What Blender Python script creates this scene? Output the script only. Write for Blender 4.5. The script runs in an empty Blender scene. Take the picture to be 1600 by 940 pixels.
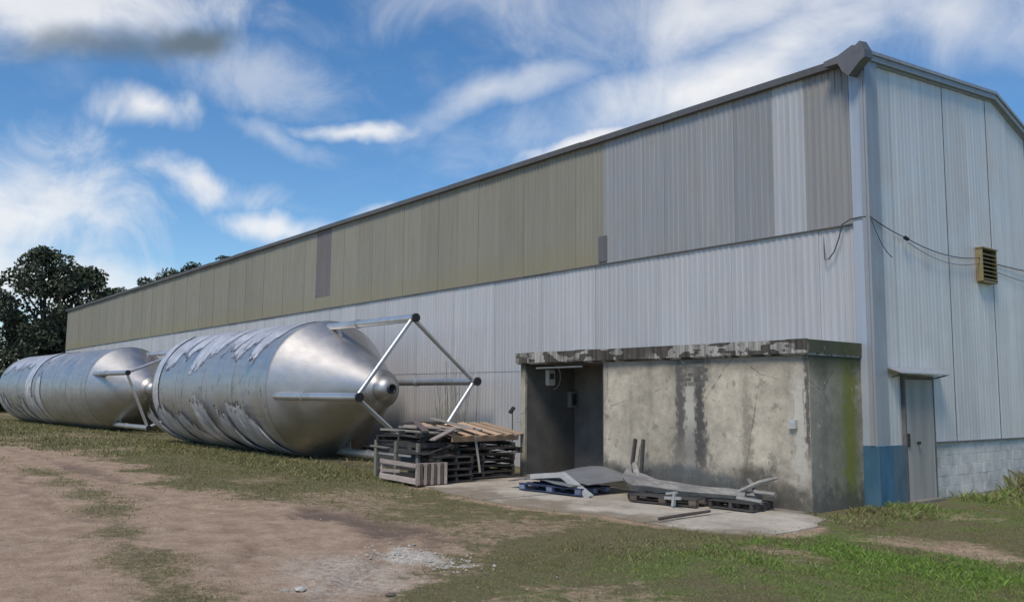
import bpy, bmesh, math, random
import numpy as np
from mathutils import Vector, Matrix, noise as mnoise
random.seed(7); rng = np.random.default_rng(7)
S = bpy.context.scene; COL = S.collection
R = math.radians; PI = math.pi

# ---------------------------------------------------------------- camera
cam_d = bpy.data.cameras.new('camera'); cam = bpy.data.objects.new('camera', cam_d); COL.objects.link(cam)
CR = Vector((0.62251828, 0.78255171, 0.00915424)); CU = Vector((0.07942691, -0.07481204, 0.99402944)); CF = Vector((-0.77856429, 0.61807441, 0.10872753))
CP = Vector((8.3230849, -15.14863472, 1.95))
m = Matrix((CR, CU, -CF)).transposed().to_4x4(); m.translation = CP
cam.matrix_world = m
cam_d.sensor_width = 36; cam_d.lens = 1347.92 / 1600 * 36; cam_d.clip_start = .1; cam_d.clip_end = 6000
S.camera = cam
S.view_settings.view_transform = 'Standard'; S.view_settings.look = 'None'; S.view_settings.exposure = 0.64; S.view_settings.gamma = 1.0
S.view_settings.use_curve_mapping = False

# ---------------------------------------------------------------- sun and sky
SUN_DIR = Vector((0.30, -0.70, 1.10)).normalized()      # towards the sun: high, in front of the long wall and a little to its right, veiled by thin cloud
sl = bpy.data.lights.new('sun', 'SUN'); so = bpy.data.objects.new('sun', sl); COL.objects.link(so)
sl.energy = 1.75; sl.angle = R(18); sl.color = (1.0, .89, .74)
so.rotation_euler = SUN_DIR.to_track_quat('Z', 'Y').to_euler(); so.location = SUN_DIR * 50
elev = math.asin(SUN_DIR.z); azim = math.atan2(SUN_DIR.x, SUN_DIR.y)

W = bpy.data.worlds.new('World'); S.world = W; W.use_nodes = True
wt = W.node_tree; wt.nodes.clear()
def wn(t, **k):
    n = wt.nodes.new(t)
    for a, b in k.items(): setattr(n, a, b)
    return n
def wl(a, b): wt.links.new(a, b)
def setin(nt, n, i, v):
    if isinstance(v, bpy.types.NodeSocket): nt.links.new(v, n.inputs[i])
    else: n.inputs[i].default_value = v
def wm(op, a, b=0.0, c=None, clamp=False):
    n = wn('ShaderNodeMath', operation=op, use_clamp=clamp); setin(wt, n, 0, a); setin(wt, n, 1, b)
    if c is not None: setin(wt, n, 2, c)
    return n.outputs[0]
tc = wn('ShaderNodeTexCoord'); DIRV = tc.outputs['Generated']
sky = wn('ShaderNodeTexSky', sky_type='NISHITA', sun_disc=False, sun_elevation=elev, sun_rotation=azim, altitude=200, air_density=1.0, dust_density=.3, ozone_density=3.0)
def wnoise(vec, scale, detail, rough=.55, dist=0.0):
    n = wn('ShaderNodeTexNoise'); n.inputs['Scale'].default_value = scale; n.inputs['Detail'].default_value = detail
    n.inputs['Roughness'].default_value = rough; n.inputs['Distortion'].default_value = dist
    wl(vec, n.inputs['Vector']); return n.outputs['Fac']
# clouds lie on a layer overhead: direction / (height + c) gives their plan position
sep = wn('ShaderNodeSeparateXYZ'); wl(DIRV, sep.inputs[0])
zz = wm('ADD', wm('MAXIMUM', sep.outputs[2], 0.0), .16)
cmb = wn('ShaderNodeCombineXYZ'); wl(wm('DIVIDE', sep.outputs[0], zz), cmb.inputs[0]); wl(wm('DIVIDE', sep.outputs[1], zz), cmb.inputs[1])
n_big = wnoise(cmb.outputs[0], 1.3, 5, .6, .4)
n_fine = wnoise(cmb.outputs[0], 3.4, 7, .62, .8)
n_dir = wnoise(DIRV, 9.0, 7, .6, .6)
_wv = wn('ShaderNodeTexNoise'); _wv.inputs['Scale'].default_value = 5.0; _wv.inputs['Detail'].default_value = 5; wl(DIRV, _wv.inputs['Vector'])
_ws = wn('ShaderNodeVectorMath', operation='MULTIPLY_ADD'); wl(_wv.outputs['Color'], _ws.inputs[0]); _ws.inputs[1].default_value = (.16, .16, .10); _ws.inputs[2].default_value = (-.08, -.08, -.05)
_wa = wn('ShaderNodeVectorMath', operation='ADD'); wl(DIRV, _wa.inputs[0]); wl(_ws.outputs[0], _wa.inputs[1]); WARP = _wa.outputs[0]
def raydir(px, py): return (CF * 1347.92 + CR * (px - 800) - CU * (py - 470)).normalized()
def blob(px, py, hw, hh, rot, ragged=.9, soft=.55):
    d = raydir(px, py); a = CR - d * CR.dot(d); a.normalize(); b = d.cross(a); b = -b if b.z < 0 else b
    c, s_ = math.cos(R(rot)), math.sin(R(rot)); a2 = a * c + b * s_; b2 = b * c - a * s_
    k = 1347.92 / 1.0
    def dotn(v, w):
        n = wn('ShaderNodeVectorMath', operation='DOT_PRODUCT'); wl(WARP, n.inputs[0]); n.inputs[1].default_value = v * (k / w); 
        return wm('SUBTRACT', n.outputs['Value'], d.dot(v) * k / w)
    u = dotn(a2, hw); v = dotn(b2, hh)
    r = wm('SQRT', wm('ADD', wm('MULTIPLY', u, u), wm('MULTIPLY', v, v)))
    x = wm('ADD', wm('SUBTRACT', 1.0, r), wm('MULTIPLY', wm('SUBTRACT', n_dir, .5), ragged * 3))
    n = wn('ShaderNodeMapRange', interpolation_type='SMOOTHSTEP'); n.inputs[1].default_value = -.1; n.inputs[2].default_value = soft
    wl(x, n.inputs[0]); return n.outputs[0]
gen = wn('ShaderNodeMapRange', interpolation_type='SMOOTHSTEP'); gen.inputs[1].default_value = .52; gen.inputs[2].default_value = .80
wl(wm('ADD', wm('MULTIPLY', n_big, .7), wm('MULTIPLY', n_fine, .3)), gen.inputs[0])
cover = wm('MULTIPLY', gen.outputs[0], .24)
for (px, py, hw, hh, rot, st, rag, soft) in [
    (110, 8, 290, 75, -4, .82, .7, 1.1), (240, 182, 78, 44, 5, .92, .75, 1.1), (290, 292, 130, 36, -8, .8, .9, 1.1),
    (410, 352, 90, 28, -6, .85, .8, 1.0), (40, 330, 170, 120, -28, .85, .8, 1.1), (60, 430, 240, 60, -14, .85, .5, .9),
    (530, 204, 85, 17, 2, .9, .5, 1.0), (760, 145, 260, 34, 17, .6, .35, 1.1), (1180, 100, 430, 105, 19, 1.0, .35, 1.2),
    (1180, -10, 540, 130, 3, .85, .5, 1.3), (760, 15, 330, 55, 5, .33, .8, 1.1), (930, 215, 130, 22, 16, .9, .4, .9),
    (1470, 40, 230, 100, -15, .7, .5, 1.3), (570, 330, 60, 16, 15, .5, .5, 1.0), (380, 120, 170, 70, -12, .42, .8, 1.1),
    (420, 215, 120, 26, -20, .38, .8, 1.1)]:
    cover = wm('MAXIMUM', cover, wm('MULTIPLY', blob(px, py, hw, hh, rot, rag, soft), st))
dark = wm('MAXIMUM', wm('MULTIPLY', blob(285, 76, 85, 30, 2, .16, .8), .95), wm('MULTIPLY', blob(190, 80, 170, 34, 0, .3, 1.0), .7))
skc = wn('ShaderNodeHueSaturation'); skc.inputs['Hue'].default_value = .500; skc.inputs['Saturation'].default_value = 1.24; skc.inputs['Value'].default_value = .86; wl(sky.outputs[0], skc.inputs['Color'])
ccol = wn('ShaderNodeMix', data_type='RGBA'); wl(n_fine, ccol.inputs[0]); ccol.inputs[6].default_value = (5.0, 5.1, 5.4, 1); ccol.inputs[7].default_value = (6.9, 6.8, 6.5, 1)
mx = wn('ShaderNodeMix', data_type='RGBA'); wl(cover, mx.inputs[0]); wl(skc.outputs[0], mx.inputs[6]); wl(ccol.outputs[2], mx.inputs[7])
mx2 = wn('ShaderNodeMix', data_type='RGBA'); wl(dark, mx2.inputs[0]); wl(mx.outputs[2], mx2.inputs[6]); mx2.inputs[7].default_value = (.9, 1.2, 1.5, 1)
bg = wn('ShaderNodeBackground'); wl(mx2.outputs[2], bg.inputs[0]); bg.inputs[1].default_value = .1
wo = wn('ShaderNodeOutputWorld'); wl(bg.outputs[0], wo.inputs[0])

# ---------------------------------------------------------------- helpers
def tag(o, label=None, cat=None, group=None, kind=None):
    if label: o['label'] = label
    if cat: o['category'] = cat
    if group: o['group'] = group
    if kind: o['kind'] = kind
    return o
def empty(name, loc=(0, 0, 0), rot=(0, 0, 0), **k):
    o = bpy.data.objects.new(name, None); COL.objects.link(o); o.location = loc; o.rotation_euler = rot
    o.empty_display_size = .3
    return tag(o, **k)
def link(name, me, mat=None, parent=None, loc=(0, 0, 0), rot=(0, 0, 0), **k):
    if mat is not None and not me.materials: me.materials.append(mat)
    o = bpy.data.objects.new(name, me); COL.objects.link(o); o.location = loc; o.rotation_euler = rot
    if parent: o.parent = parent
    return tag(o, **k)
def mesh(name, V, F, smooth=False):
    me = bpy.data.meshes.new(name); me.from_pydata([tuple(v) for v in V], [], F); me.update()
    if smooth: me.polygons.foreach_set('use_smooth', [True] * len(me.polygons))
    return me
class MB:
    def __init__(s): s.V = []; s.F = []
    def add(s, V, F):
        n = len(s.V); s.V += [tuple(v) for v in V]; s.F += [tuple(i + n for i in f) for f in F]; return s
    def box(s, x0, x1, y0, y1, z0, z1, j=0.0):
        V = [(x0, y0, z0), (x1, y0, z0), (x1, y1, z0), (x0, y1, z0), (x0, y0, z1), (x1, y0, z1), (x1, y1, z1), (x0, y1, z1)]
        if j: V = [(a + random.uniform(-j, j), b + random.uniform(-j, j), c + random.uniform(-j, j)) for a, b, c in V]
        return s.add(V, [(0, 3, 2, 1), (4, 5, 6, 7), (0, 1, 5, 4), (1, 2, 6, 5), (2, 3, 7, 6), (3, 0, 4, 7)])
    def bar(s, p, q, w, h, up=(0, 0, 1)):
        p, q = Vector(p), Vector(q); d = (q - p).normalized(); u = Vector(up); a = d.cross(u).normalized(); b = a.cross(d)
        V = []
        for e in (p, q):
            for sa, sb in ((-1, -1), (1, -1), (1, 1), (-1, 1)): V.append(e + a * sa * w / 2 + b * sb * h / 2)
        return s.add(V, [(0, 1, 2, 3), (7, 6, 5, 4), (0, 4, 5, 1), (1, 5, 6, 2), (2, 6, 7, 3), (3, 7, 4, 0)])
    def tube(s, pts, r, n=10, caps=True):
        pts = [Vector(p) for p in pts]; rs = r if hasattr(r, '__len__') else [r] * len(pts)
        V = []; F = []
        ref = Vector((0, 0, 1)) if abs((pts[-1] - pts[0]).normalized().z) < .9 else Vector((1, 0, 0))
        for i, p in enumerate(pts):
            d = (pts[min(i + 1, len(pts) - 1)] - pts[max(i - 1, 0)]).normalized(); a = d.cross(ref).normalized(); b = a.cross(d)
            for k in range(n):
                t = 2 * PI * k / n; V.append(p + (a * math.cos(t) + b * math.sin(t)) * rs[i])
        for i in range(len(pts) - 1):
            for k in range(n):
                F.append((i * n + k, i * n + (k + 1) % n, (i + 1) * n + (k + 1) % n, (i + 1) * n + k))
        if caps: F.append(tuple(range(n))[::-1]); F.append(tuple(range((len(pts) - 1) * n, len(pts) * n)))
        return s.add(V, F)
    def mesh(s, name, smooth=False, bevel=0.0):
        me = mesh(name, s.V, s.F, smooth)
        if bevel or smooth:
            bm = bmesh.new(); bm.from_mesh(me)
            if bevel: bmesh.ops.bevel(bm, geom=bm.edges[:], offset=bevel, segments=1, affect='EDGES')
            bmesh.ops.recalc_face_normals(bm, faces=bm.faces[:])
            if smooth:
                for e in bm.edges:
                    if len(e.link_faces) == 2 and e.calc_face_angle(0) > .7: e.smooth = False
            bm.to_mesh(me); bm.free()
        return me
    def obj(s, name, mat, parent=None, smooth=False, bevel=0.0, **k): return link(name, s.mesh(name, smooth, bevel), mat, parent, **k)

# ---------------------------------------------------------------- materials
class Mat:
    def __init__(s, name, color=(.5, .5, .5), rough=.6, metal=0.0, spec=.5):
        s.m = bpy.data.materials.new(name); s.m.use_nodes = True; s.t = s.m.node_tree; s.b = s.t.nodes['Principled BSDF']
        s.b.inputs['Base Color'].default_value = (*color, 1); s.b.inputs['Roughness'].default_value = rough
        s.b.inputs['Metallic'].default_value = metal; s.b.inputs['Specular IOR Level'].default_value = spec
        s.c = s.rgb(color); s._co = None
    def n(s, t, **k):
        n = s.t.nodes.new(t)
        for a, b in k.items(): setattr(n, a, b)
        return n
    def rgb(s, c):
        n = s.n('ShaderNodeRGB'); n.outputs[0].default_value = (*c, 1); return n.outputs[0]
    def co(s, kind='Object', scale=(1, 1, 1), rnd=False):
        tcn = s.n('ShaderNodeTexCoord') if kind != 'World' else s.n('ShaderNodeNewGeometry')
        o = tcn.outputs['Position'] if kind == 'World' else tcn.outputs[kind]
        mp = s.n('ShaderNodeMapping'); mp.inputs['Scale'].default_value = scale; s.t.links.new(o, mp.inputs[0])
        if rnd:
            oi = s.n('ShaderNodeObjectInfo'); mu = s.math('MULTIPLY', oi.outputs['Random'], 57.0); cx = s.n('ShaderNodeCombineXYZ')
            for i in range(3): s.t.links.new(mu, cx.inputs[i])
            s.t.links.new(cx.outputs[0], mp.inputs['Location'])
        return mp.outputs[0]
    def noise(s, vec, scale=5, detail=5, rough=.6, dist=0.0):
        n = s.n('ShaderNodeTexNoise'); n.inputs['Scale'].default_value = scale; n.inputs['Detail'].default_value = detail; n.inputs['Roughness'].default_value = rough
        n.inputs['Distortion'].default_value = dist; s.t.links.new(vec, n.inputs['Vector']); return n.outputs['Fac']
    def rand(s): return s.n('ShaderNodeObjectInfo').outputs['Random']
    def attr(s, name): return s.n('ShaderNodeAttribute', attribute_name=name).outputs['Fac']
    def math(s, op, a, b=0.0, clamp=False):
        n = s.n('ShaderNodeMath', operation=op, use_clamp=clamp); setin(s.t, n, 0, a); setin(s.t, n, 1, b); return n.outputs[0]
    def ramp(s, v, a, b, lo=0.0, hi=1.0):
        n = s.n('ShaderNodeMapRange', interpolation_type='SMOOTHSTEP'); setin(s.t, n, 0, v); setin(s.t, n, 1, a); setin(s.t, n, 2, b); setin(s.t, n, 3, lo); setin(s.t, n, 4, hi); return n.outputs[0]
    def mix(s, fac, b, blend='MIX'):
        n = s.n('ShaderNodeMix', data_type='RGBA', blend_type=blend); setin(s.t, n, 0, fac); s.t.links.new(s.c, n.inputs[6])
        if isinstance(b, bpy.types.NodeSocket): s.t.links.new(b, n.inputs[7])
        else: n.inputs[7].default_value = (*b, 1)
        s.c = n.outputs[2]; return s
    def value(s, v):   # multiply brightness by socket v
        n = s.n('ShaderNodeVectorMath', operation='SCALE'); s.t.links.new(s.c, n.inputs[0]); setin(s.t, n, 3, v); s.c = n.outputs[0]; return s
    def bump(s, h, strength=.3, dist=.02):
        n = s.n('ShaderNodeBump'); n.inputs['Strength'].default_value = strength; n.inputs['Distance'].default_value = dist; s.t.links.new(h, n.inputs['Height'])
        if s.b.inputs['Normal'].is_linked: s.t.links.new(s.b.inputs['Normal'].links[0].from_socket, n.inputs['Normal'])
        s.t.links.new(n.outputs[0], s.b.inputs['Normal']); return s
    def rough(s, v): s.t.links.new(v, s.b.inputs['Roughness']); return s
    def xyz(s, vec):
        n = s.n('ShaderNodeSeparateXYZ'); s.t.links.new(vec, n.inputs[0]); return n.outputs
    def done(s): s.t.links.new(s.c, s.b.inputs['Base Color']); return s.m

def sheet_mat(name, col, var=.12, rust=.15, tint=(.3, .22, .15), rough=.5, metal=.25, base_fade=None, streak=(.90, 1.08)):
    M = Mat(name, col, rough, metal)
    v = M.co('Object', (7, 7, .28), rnd=True)
    st = M.noise(v, 1.0, 6, .65)
    M.value(M.ramp(st, .25, .75, *streak))
    M.value(M.math('ADD', M.math('MULTIPLY', M.rand(), var * 2), 1 - var))
    w = M.co('World'); bl = M.noise(w, .9, 6, .6)
    M.mix(M.ramp(bl, .5, .8, 0, rust), tint)
    v2 = M.co('Object', (22, 22, .9), rnd=True)
    M.mix(M.ramp(M.noise(v2, 1.0, 4, .7), .62, .8, 0, rust * 1.6), tint)
    if base_fade:      # yellow-green staining that has run down to the bottom edge
        z = M.xyz(M.co('World'))[2]
        M.mix(M.math('MULTIPLY', M.ramp(z, base_fade[1], base_fade[0], 0, .75), M.ramp(st, .35, .6, .25, 1)), base_fade[2])
    M.rough(M.ramp(bl, .3, .7, rough - .08, rough + .15))
    M.bump(M.noise(M.co('Object', (1.5, 1.5, 1.0), rnd=True), 1.6, 3), .25, .02)
    return M.done()
m_lower = sheet_mat('painted white corrugated sheet', (.52, .515, .515), .05, .10, (.30, .29, .27))
m_uppergrey = sheet_mat('weathered grey corrugated sheet', (.34, .34, .34), .10, .22, (.20, .19, .17))
m_uppergrey_pale = sheet_mat('pale grey corrugated sheet', (.47, .475, .48), .03, .1, (.3, .3, .3))
m_uppertaupe = sheet_mat('taupe corrugated sheet', (.32, .31, .295), .04, .15, (.2, .18, .16))
m_tan = sheet_mat('tan corrugated sheet', (.25, .24, .19), .06, .2, (.16, .15, .12), .6, .0, (5.3, 6.2, (.26, .235, .14)))
m_brown = sheet_mat('brown corrugated sheet', (.155, .14, .135), .05, .2, (.09, .07, .06), .6, .0)
m_endwall = sheet_mat('blue grey end wall sheet', (.68, .66, .64), .07, .12, (.27, .27, .28))
m_flash = sheet_mat('folded flashing metal', (.45, .50, .57), .05, .2, (.25, .25, .27))
m_rake = sheet_mat('dull grey trim metal', (.36, .38, .41), .05, .25, (.2, .19, .18))
m_gutter = sheet_mat('dark rusted gutter metal', (.15, .15, .155), .05, .4, (.09, .075, .06))
m_roof = sheet_mat('galvanised roof sheet', (.33, .34, .35), .08, .3, (.22, .18, .14))

def plaster_mat(name, col, side=False):
    M = Mat(name, col, .9); w = M.co('World'); X, Y, Z = M.xyz(w)
    n1 = M.noise(w, .9, 8, .62); n2 = M.noise(w, 5.5, 6, .65); n3 = M.noise(w, 24, 4, .6)
    M.value(M.ramp(n1, .25, .75, .70, 1.22)).value(M.ramp(n2, .25, .75, .80, 1.16)).value(M.ramp(n3, .2, .8, .93, 1.06))
    vs = M.noise(M.co('World', (3.2, 3.2, .3)), 1.0, 7, .62)       # vertical rain streaks
    M.mix(M.ramp(vs, .52, .76, 0, .5), (.13, .125, .11))
    M.mix(M.ramp(M.noise(w, 1.7, 4), .58, .72, 0, .35), (.34, .29, .20))
    nf = M.noise(M.co('World', (1, 1, .55)), 13, 6, .7)
    def wall_patch(c, x0, x1, e, z0, z1, ez, amt, wob=.35, nz=vs):  # ragged-edged colour patch: stains, mould, moss, flaking and plain tone bands
        xx = M.math('ADD', M.math('ADD', Y if side else X, M.math('MULTIPLY', M.math('SUBTRACT', n2, .5), wob)), M.math('MULTIPLY', M.math('SUBTRACT', nf, .5), wob * 1.1))
        zz_ = M.math('ADD', Z, M.math('MULTIPLY', M.math('SUBTRACT', n1, .5), .8))
        a = M.math('MULTIPLY', M.ramp(xx, x0 - e, x0 + e), M.ramp(xx, x1 + e, x1 - e))
        b = M.math('MULTIPLY', M.ramp(zz_, z0 - ez, z0 + ez), M.ramp(zz_, z1 + ez, z1 - ez))
        f = M.math('MULTIPLY', M.math('MULTIPLY', a, b), amt)
        M.mix(f, c)
    if not side:
        wall_patch((.52, .49, .43), -2.98, -2.70, .06, .3, 2.1, .3, .7); wall_patch((.085, .08, .075), -3.20, -2.98, .05, 1.0, 3.2, .35, .85)
        wall_patch((.07, .068, .065), -2.72, -2.50, .06, .6, 3.2, .3, .92)
        wall_patch((.10, .095, .09), -3.3, -2.4, .10, .5, 1.25, .3, .55, .8)
        wall_patch((.12, .115, .10), -3.4, -2.35, .25, 2.3, 3.2, .25, .75, .6)
        wall_patch((.14, .125, .10), -1.62, -1.42, .08, .5, 2.2, .5, .55)
        wall_patch((.06, .05, .04), -1.8, -1.0, .25, .30, .78, .15, .8, .7); wall_patch((.055, .05, .04), -1.2, -.3, .3, -.3, .34, .14, .7, .8)
        wall_patch((.095, .11, .115), -4.9, -1.7, .3, -.4, .50, .10, .85, .8); wall_patch((.095, .085, .08), -5.35, -4.7, .2, -.4, .62, .12, .7, .8)
        wall_patch((.58, .56, .50), -.52, -.30, .06, .4, 2.3, .3, .6, .5); wall_patch((.07, .065, .06), -.30, -.2, .03, .9, 3.2, .3, .85, .2)
        wall_patch((.075, .07, .06), -5.4, -5.12, .05, -.3, .75, .2, .6)
        wall_patch((.14, .13, .11), -5.6, 0, .1, 2.52, 3.3, .10, .55, .8)  # darker band along the full top of the front wall
    else:
        wall_patch((.15, .14, .12), -1.6, -1.15, .25, -1, 4, .3, .55, .5)
        wall_patch((.25, .25, .035), -.72, -.34, .10, -.5, 2.85, .4, .9, .35)
        wall_patch((.12, .135, .04), -1.1, -.12, .25, -.5, 2.8, .5, .45, .5)
        wall_patch((.045, .055, .025), -1.9, 0, .1, 2.45, 3.2, .22, .85, .5)  # green-black band along the top of the side wall
        wall_patch((.28, .26, .22), -1.79, -1.64, .04, -.4, 2.2, .4, .6)
    pn = M.noise(w, 3.1, 9, .68, .3); M.mix(M.ramp(pn, .615, .63, 0, .55), (.23, .205, .165)); M.mix(M.ramp(M.noise(w, 4.3, 9, .7, .5), .64, .655, 0, .6), (.52, .49, .42)); M.bump(M.ramp(pn, .615, .63, 1, 0), .5, .012)
    cr = M.n('ShaderNodeTexVoronoi', feature='DISTANCE_TO_EDGE'); cr.inputs['Scale'].default_value = .55; M.t.links.new(M.co('World', (1, 1, .8)), cr.inputs['Vector'])
    M.mix(M.math('MULTIPLY', M.ramp(M.math('ADD', cr.outputs['Distance'], M.math('MULTIPLY', M.math('SUBTRACT', n2, .5), .03)), .006, .0, 0, .6), M.ramp(n1, .45, .55)), (.09, .085, .075))
    M.mix(M.math('MULTIPLY', M.ramp(M.math('ADD', Z, M.math('MULTIPLY', M.math('SUBTRACT', n2, .5), .9)), .62, .1, 0, .85), M.ramp(n1, .2, .6, .5, 1)), (.085, .082, .072))
    M.bump(n3, .35, .01).bump(n1, .5, .05).bump(n2, .35, .02)
    return M.done()
m_plaster = plaster_mat('stained render', (.50, .445, .35))
m_plaster_side = plaster_mat('mossy render', (.40, .365, .285), True)
def simple(name, col, rough=.8, var=.25, scale=6, metal=0.0, bump=.3, tint=None, amt=.4, bd=.01, world=True, stretch=(1, 1, 1), rnd=.3):
    M = Mat(name, col, rough, metal); v = M.co('World' if world else 'Object', stretch, rnd=not world)
    a = M.noise(v, scale, 6, .62); b = M.noise(v, scale * .22, 4, .6)
    M.value(M.ramp(a, .25, .75, 1 - var, 1 + var)); 
    if tint: M.mix(M.ramp(b, .45, .65, 0, amt), tint)
    M.value(M.math('ADD', M.math('MULTIPLY', M.rand(), rnd), 1 - rnd / 2))
    M.bump(a, bump, bd); return M.done()
m_inner = simple('dark inside render', (.13, .125, .115), .95, .2, 2, tint=(.07, .07, .068), amt=.6)  # dark mottled tone for all the bay walls
def fascia_mat():
    M = Mat('black stained slab edge', (.07, .062, .052), .92); w = M.co('World'); X, Y, Z = M.xyz(w)
    # flaking pale paint left on the edge in squarish flakes
    cell = M.n('ShaderNodeTexVoronoi', distance='CHEBYCHEV'); cell.inputs['Scale'].default_value = 1.0
    M.t.links.new(M.co('World', (3.6, .5, 7.5)), cell.inputs['Vector'])
    cs = M.n('ShaderNodeSeparateColor'); M.t.links.new(cell.outputs['Color'], cs.inputs[0])
    n = M.noise(w, 6, 5)
    k = M.math('MULTIPLY', M.ramp(cs.outputs[0], .50, .54), M.ramp(n, .34, .42))
    k = M.math('MULTIPLY', k, M.ramp(M.noise(M.co('World', (.6, .6, .6)), 1.0, 2), .36, .46))
    M.mix(M.math('MULTIPLY', k, .75), (.40, .385, .35))
    M.value(M.ramp(M.noise(M.co('World', (14, 14, 1)), 1, 5), .3, .7, .6, 1.5)); M.bump(n, .5, .03); return M.done()
m_fascia = fascia_mat()
m_roofslab = simple('weathered roof slab', (.12, .115, .10), .95, .3, 3)
m_blue = simple('faded blue paint', (.045, .125, .20), .7, .25, 3, tint=(.07, .12, .15), amt=.6, stretch=(1, 1, .4))
m_blue2 = simple('pale faded blue paint', (.10, .175, .23), .7, .25, 3, tint=(.14, .18, .20), amt=.6, stretch=(1, 1, .4))
m_block = simple('whitewashed block', (.64, .62, .57), .9, .2, 3, tint=(.30, .31, .27), amt=.6, rnd=.06)
m_mortar = simple('grey mortar', (.54, .53, .49), .95, .2, 8)
m_door = simple('grey painted door', (.42, .40, .36), .75, .12, 1.5, tint=(.28, .265, .235), amt=.7, stretch=(3, 3, .4), bump=.1)
m_doorframe = simple('dark rusty frame', (.12, .12, .12), .7, .3, 6, tint=(.12, .08, .05))
m_ironblack = simple('black iron', (.025, .025, .027), .5, .3, 9)
m_vent = simple('ochre vent paint', (.27, .225, .115), .65, .15, 5, tint=(.25, .18, .08), amt=.5)
m_ventdark = simple('vent inside', (.04, .035, .025), .9, .2, 5)
m_concrete = None
m_white = simple('white plastic', (.68, .69, .68), .5, .06, 5)
m_cable = simple('black cable', (.07, .075, .085), .5, .1, 8)

def steel_mat(name='stainless steel', smudge=False, col=(.47, .465, .46)):
    M = Mat(name, col, .50, 1.0); v = M.co('Object', (1, 1, 1), rnd=True)
    st = M.noise(M.co('Object', (.5, 5, 5), rnd=True), 1.2, 6, .6); bl = M.noise(v, 1.1, 5, .6, .6); sm = M.noise(v, 6, 6, .6)
    M.value(M.ramp(st, .3, .7, .94, 1.05)); M.mix(M.ramp(bl, .5, .72, 0, .15), (.40, .39, .37)); M.mix(M.ramp(sm, .58, .78, 0, .25), (.62, .62, .62))
    if smudge:
        X, Y, Z = M.xyz(M.co('Object')); f = M.math('MULTIPLY', M.ramp(Z, .7, 1.5), M.ramp(Z, 3.0, 2.1)); sp = M.noise(M.co('Object', (2.6, 1.3, 1.3), rnd=True), 2.0, 7, .7, .6)
        M.mix(M.math('MULTIPLY', f, M.ramp(sp, .58, .64, 0, .7)), (.10, .085, .07)); M.mix(M.ramp(M.noise(M.co('Object', (3, .8, .8)), 1, 5), .5, .7, 0, .35), (.36, .34, .31))
    M.rough(M.ramp(bl, .3, .7, .46, .58)); M.bump(M.noise(v, .8, 2), .10, .10).bump(sm, .03, .01)
    return M.done()
m_steel = steel_mat(); m_shell = steel_mat('smudged shell steel', True, (.56, .555, .545))
m_steelpipe = simple('pale steel pipe', (.60, .61, .62), .38, .1, 3, metal=.75, bump=.05, tint=(.42, .41, .38), amt=.4)
m_weld = simple('weld seam', (.33, .33, .33), .5, .2, 12, metal=.8)
def film_mat():
    M = Mat('peeling protective film', (.56, .57, .60), .36, .2, .6); v = M.co('Object', (1, 1, 1), rnd=True)
    a = M.noise(v, 1.6, 6, .62, .5); b = M.noise(M.co('Object', (5, 1.2, 1.2), rnd=True), 1.0, 6)
    M.value(M.ramp(a, .28, .72, .72, 1.2)).value(M.ramp(b, .3, .7, .88, 1.1)); M.mix(M.ramp(M.noise(v, 2.6, 8, .72), .60, .66, 0, .7), (.13, .115, .10)); M.mix(M.math('MULTIPLY', M.ramp(M.attr('edge'), .55, .95), M.ramp(M.noise(v, 5, 5), .35, .55)), (.075, .065, .06))
    M.bump(a, .6, .08).bump(b, .3, .03); return M.done()
m_film = film_mat()
m_filmdark = simple('torn film edge', (.13, .12, .115), .8, .4, 6)
def wood(name, col, var=.3, tint=(.1, .09, .08)):
    M = Mat(name, col, .85); v = M.co('Object', (1.2, 12, 12), rnd=True); a = M.noise(v, 2, 6, .65); M.value(M.ramp(a, .25, .75, 1 - var, 1 + var))
    M.value(M.math('ADD', M.math('MULTIPLY', M.rand(), .5), .75)); M.mix(M.ramp(M.noise(M.co('Object', rnd=True), 3, 5), .5, .7, 0, .4), tint); M.bump(a, .4, .01); return M.done()
m_woodnew = wood('fresh pine board', (.52, .36, .235), .18, (.36, .22, .12))
m_woodold = wood('blackened pallet wood', (.055, .05, .046), .35)
m_woodgrey = wood('silver grey board', (.26, .24, .215), .25, (.12, .11, .10))
m_woodgrey2 = wood('greenish grey post wood', (.17, .17, .14), .2)
m_woodpink = wood('bleached crate slat', (.43, .355, .31), .2, (.17, .14, .12))
m_woodbrown = wood('brown weathered board', (.12, .095, .08), .3)
m_bluewood = simple('dark blue pallet paint', (.022, .035, .085), .7, .3, 8, tint=(.06, .08, .13))
m_bluepale = simple('pale worn pallet block', (.14, .17, .25), .7, .3, 8)
m_oldsheet = simple('dull grey roofing sheet', (.17, .175, .18), .6, .15, 3, tint=(.15, .15, .15), amt=.6)
m_timber = simple('silvered timber', (.31, .295, .265), .85, .28, 9, tint=(.16, .155, .15), amt=.6, stretch=(.6, 2, 2))
m_angle = simple('pale painted angle iron', (.42, .43, .42), .6, .15, 5, tint=(.25, .23, .2))
m_stone = simple('chalky rubble', (.46, .43, .38), .95, .2, 9)
m_stalk = simple('dry weed stalk', (.22, .20, .12), .9, .3, 9)

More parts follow.
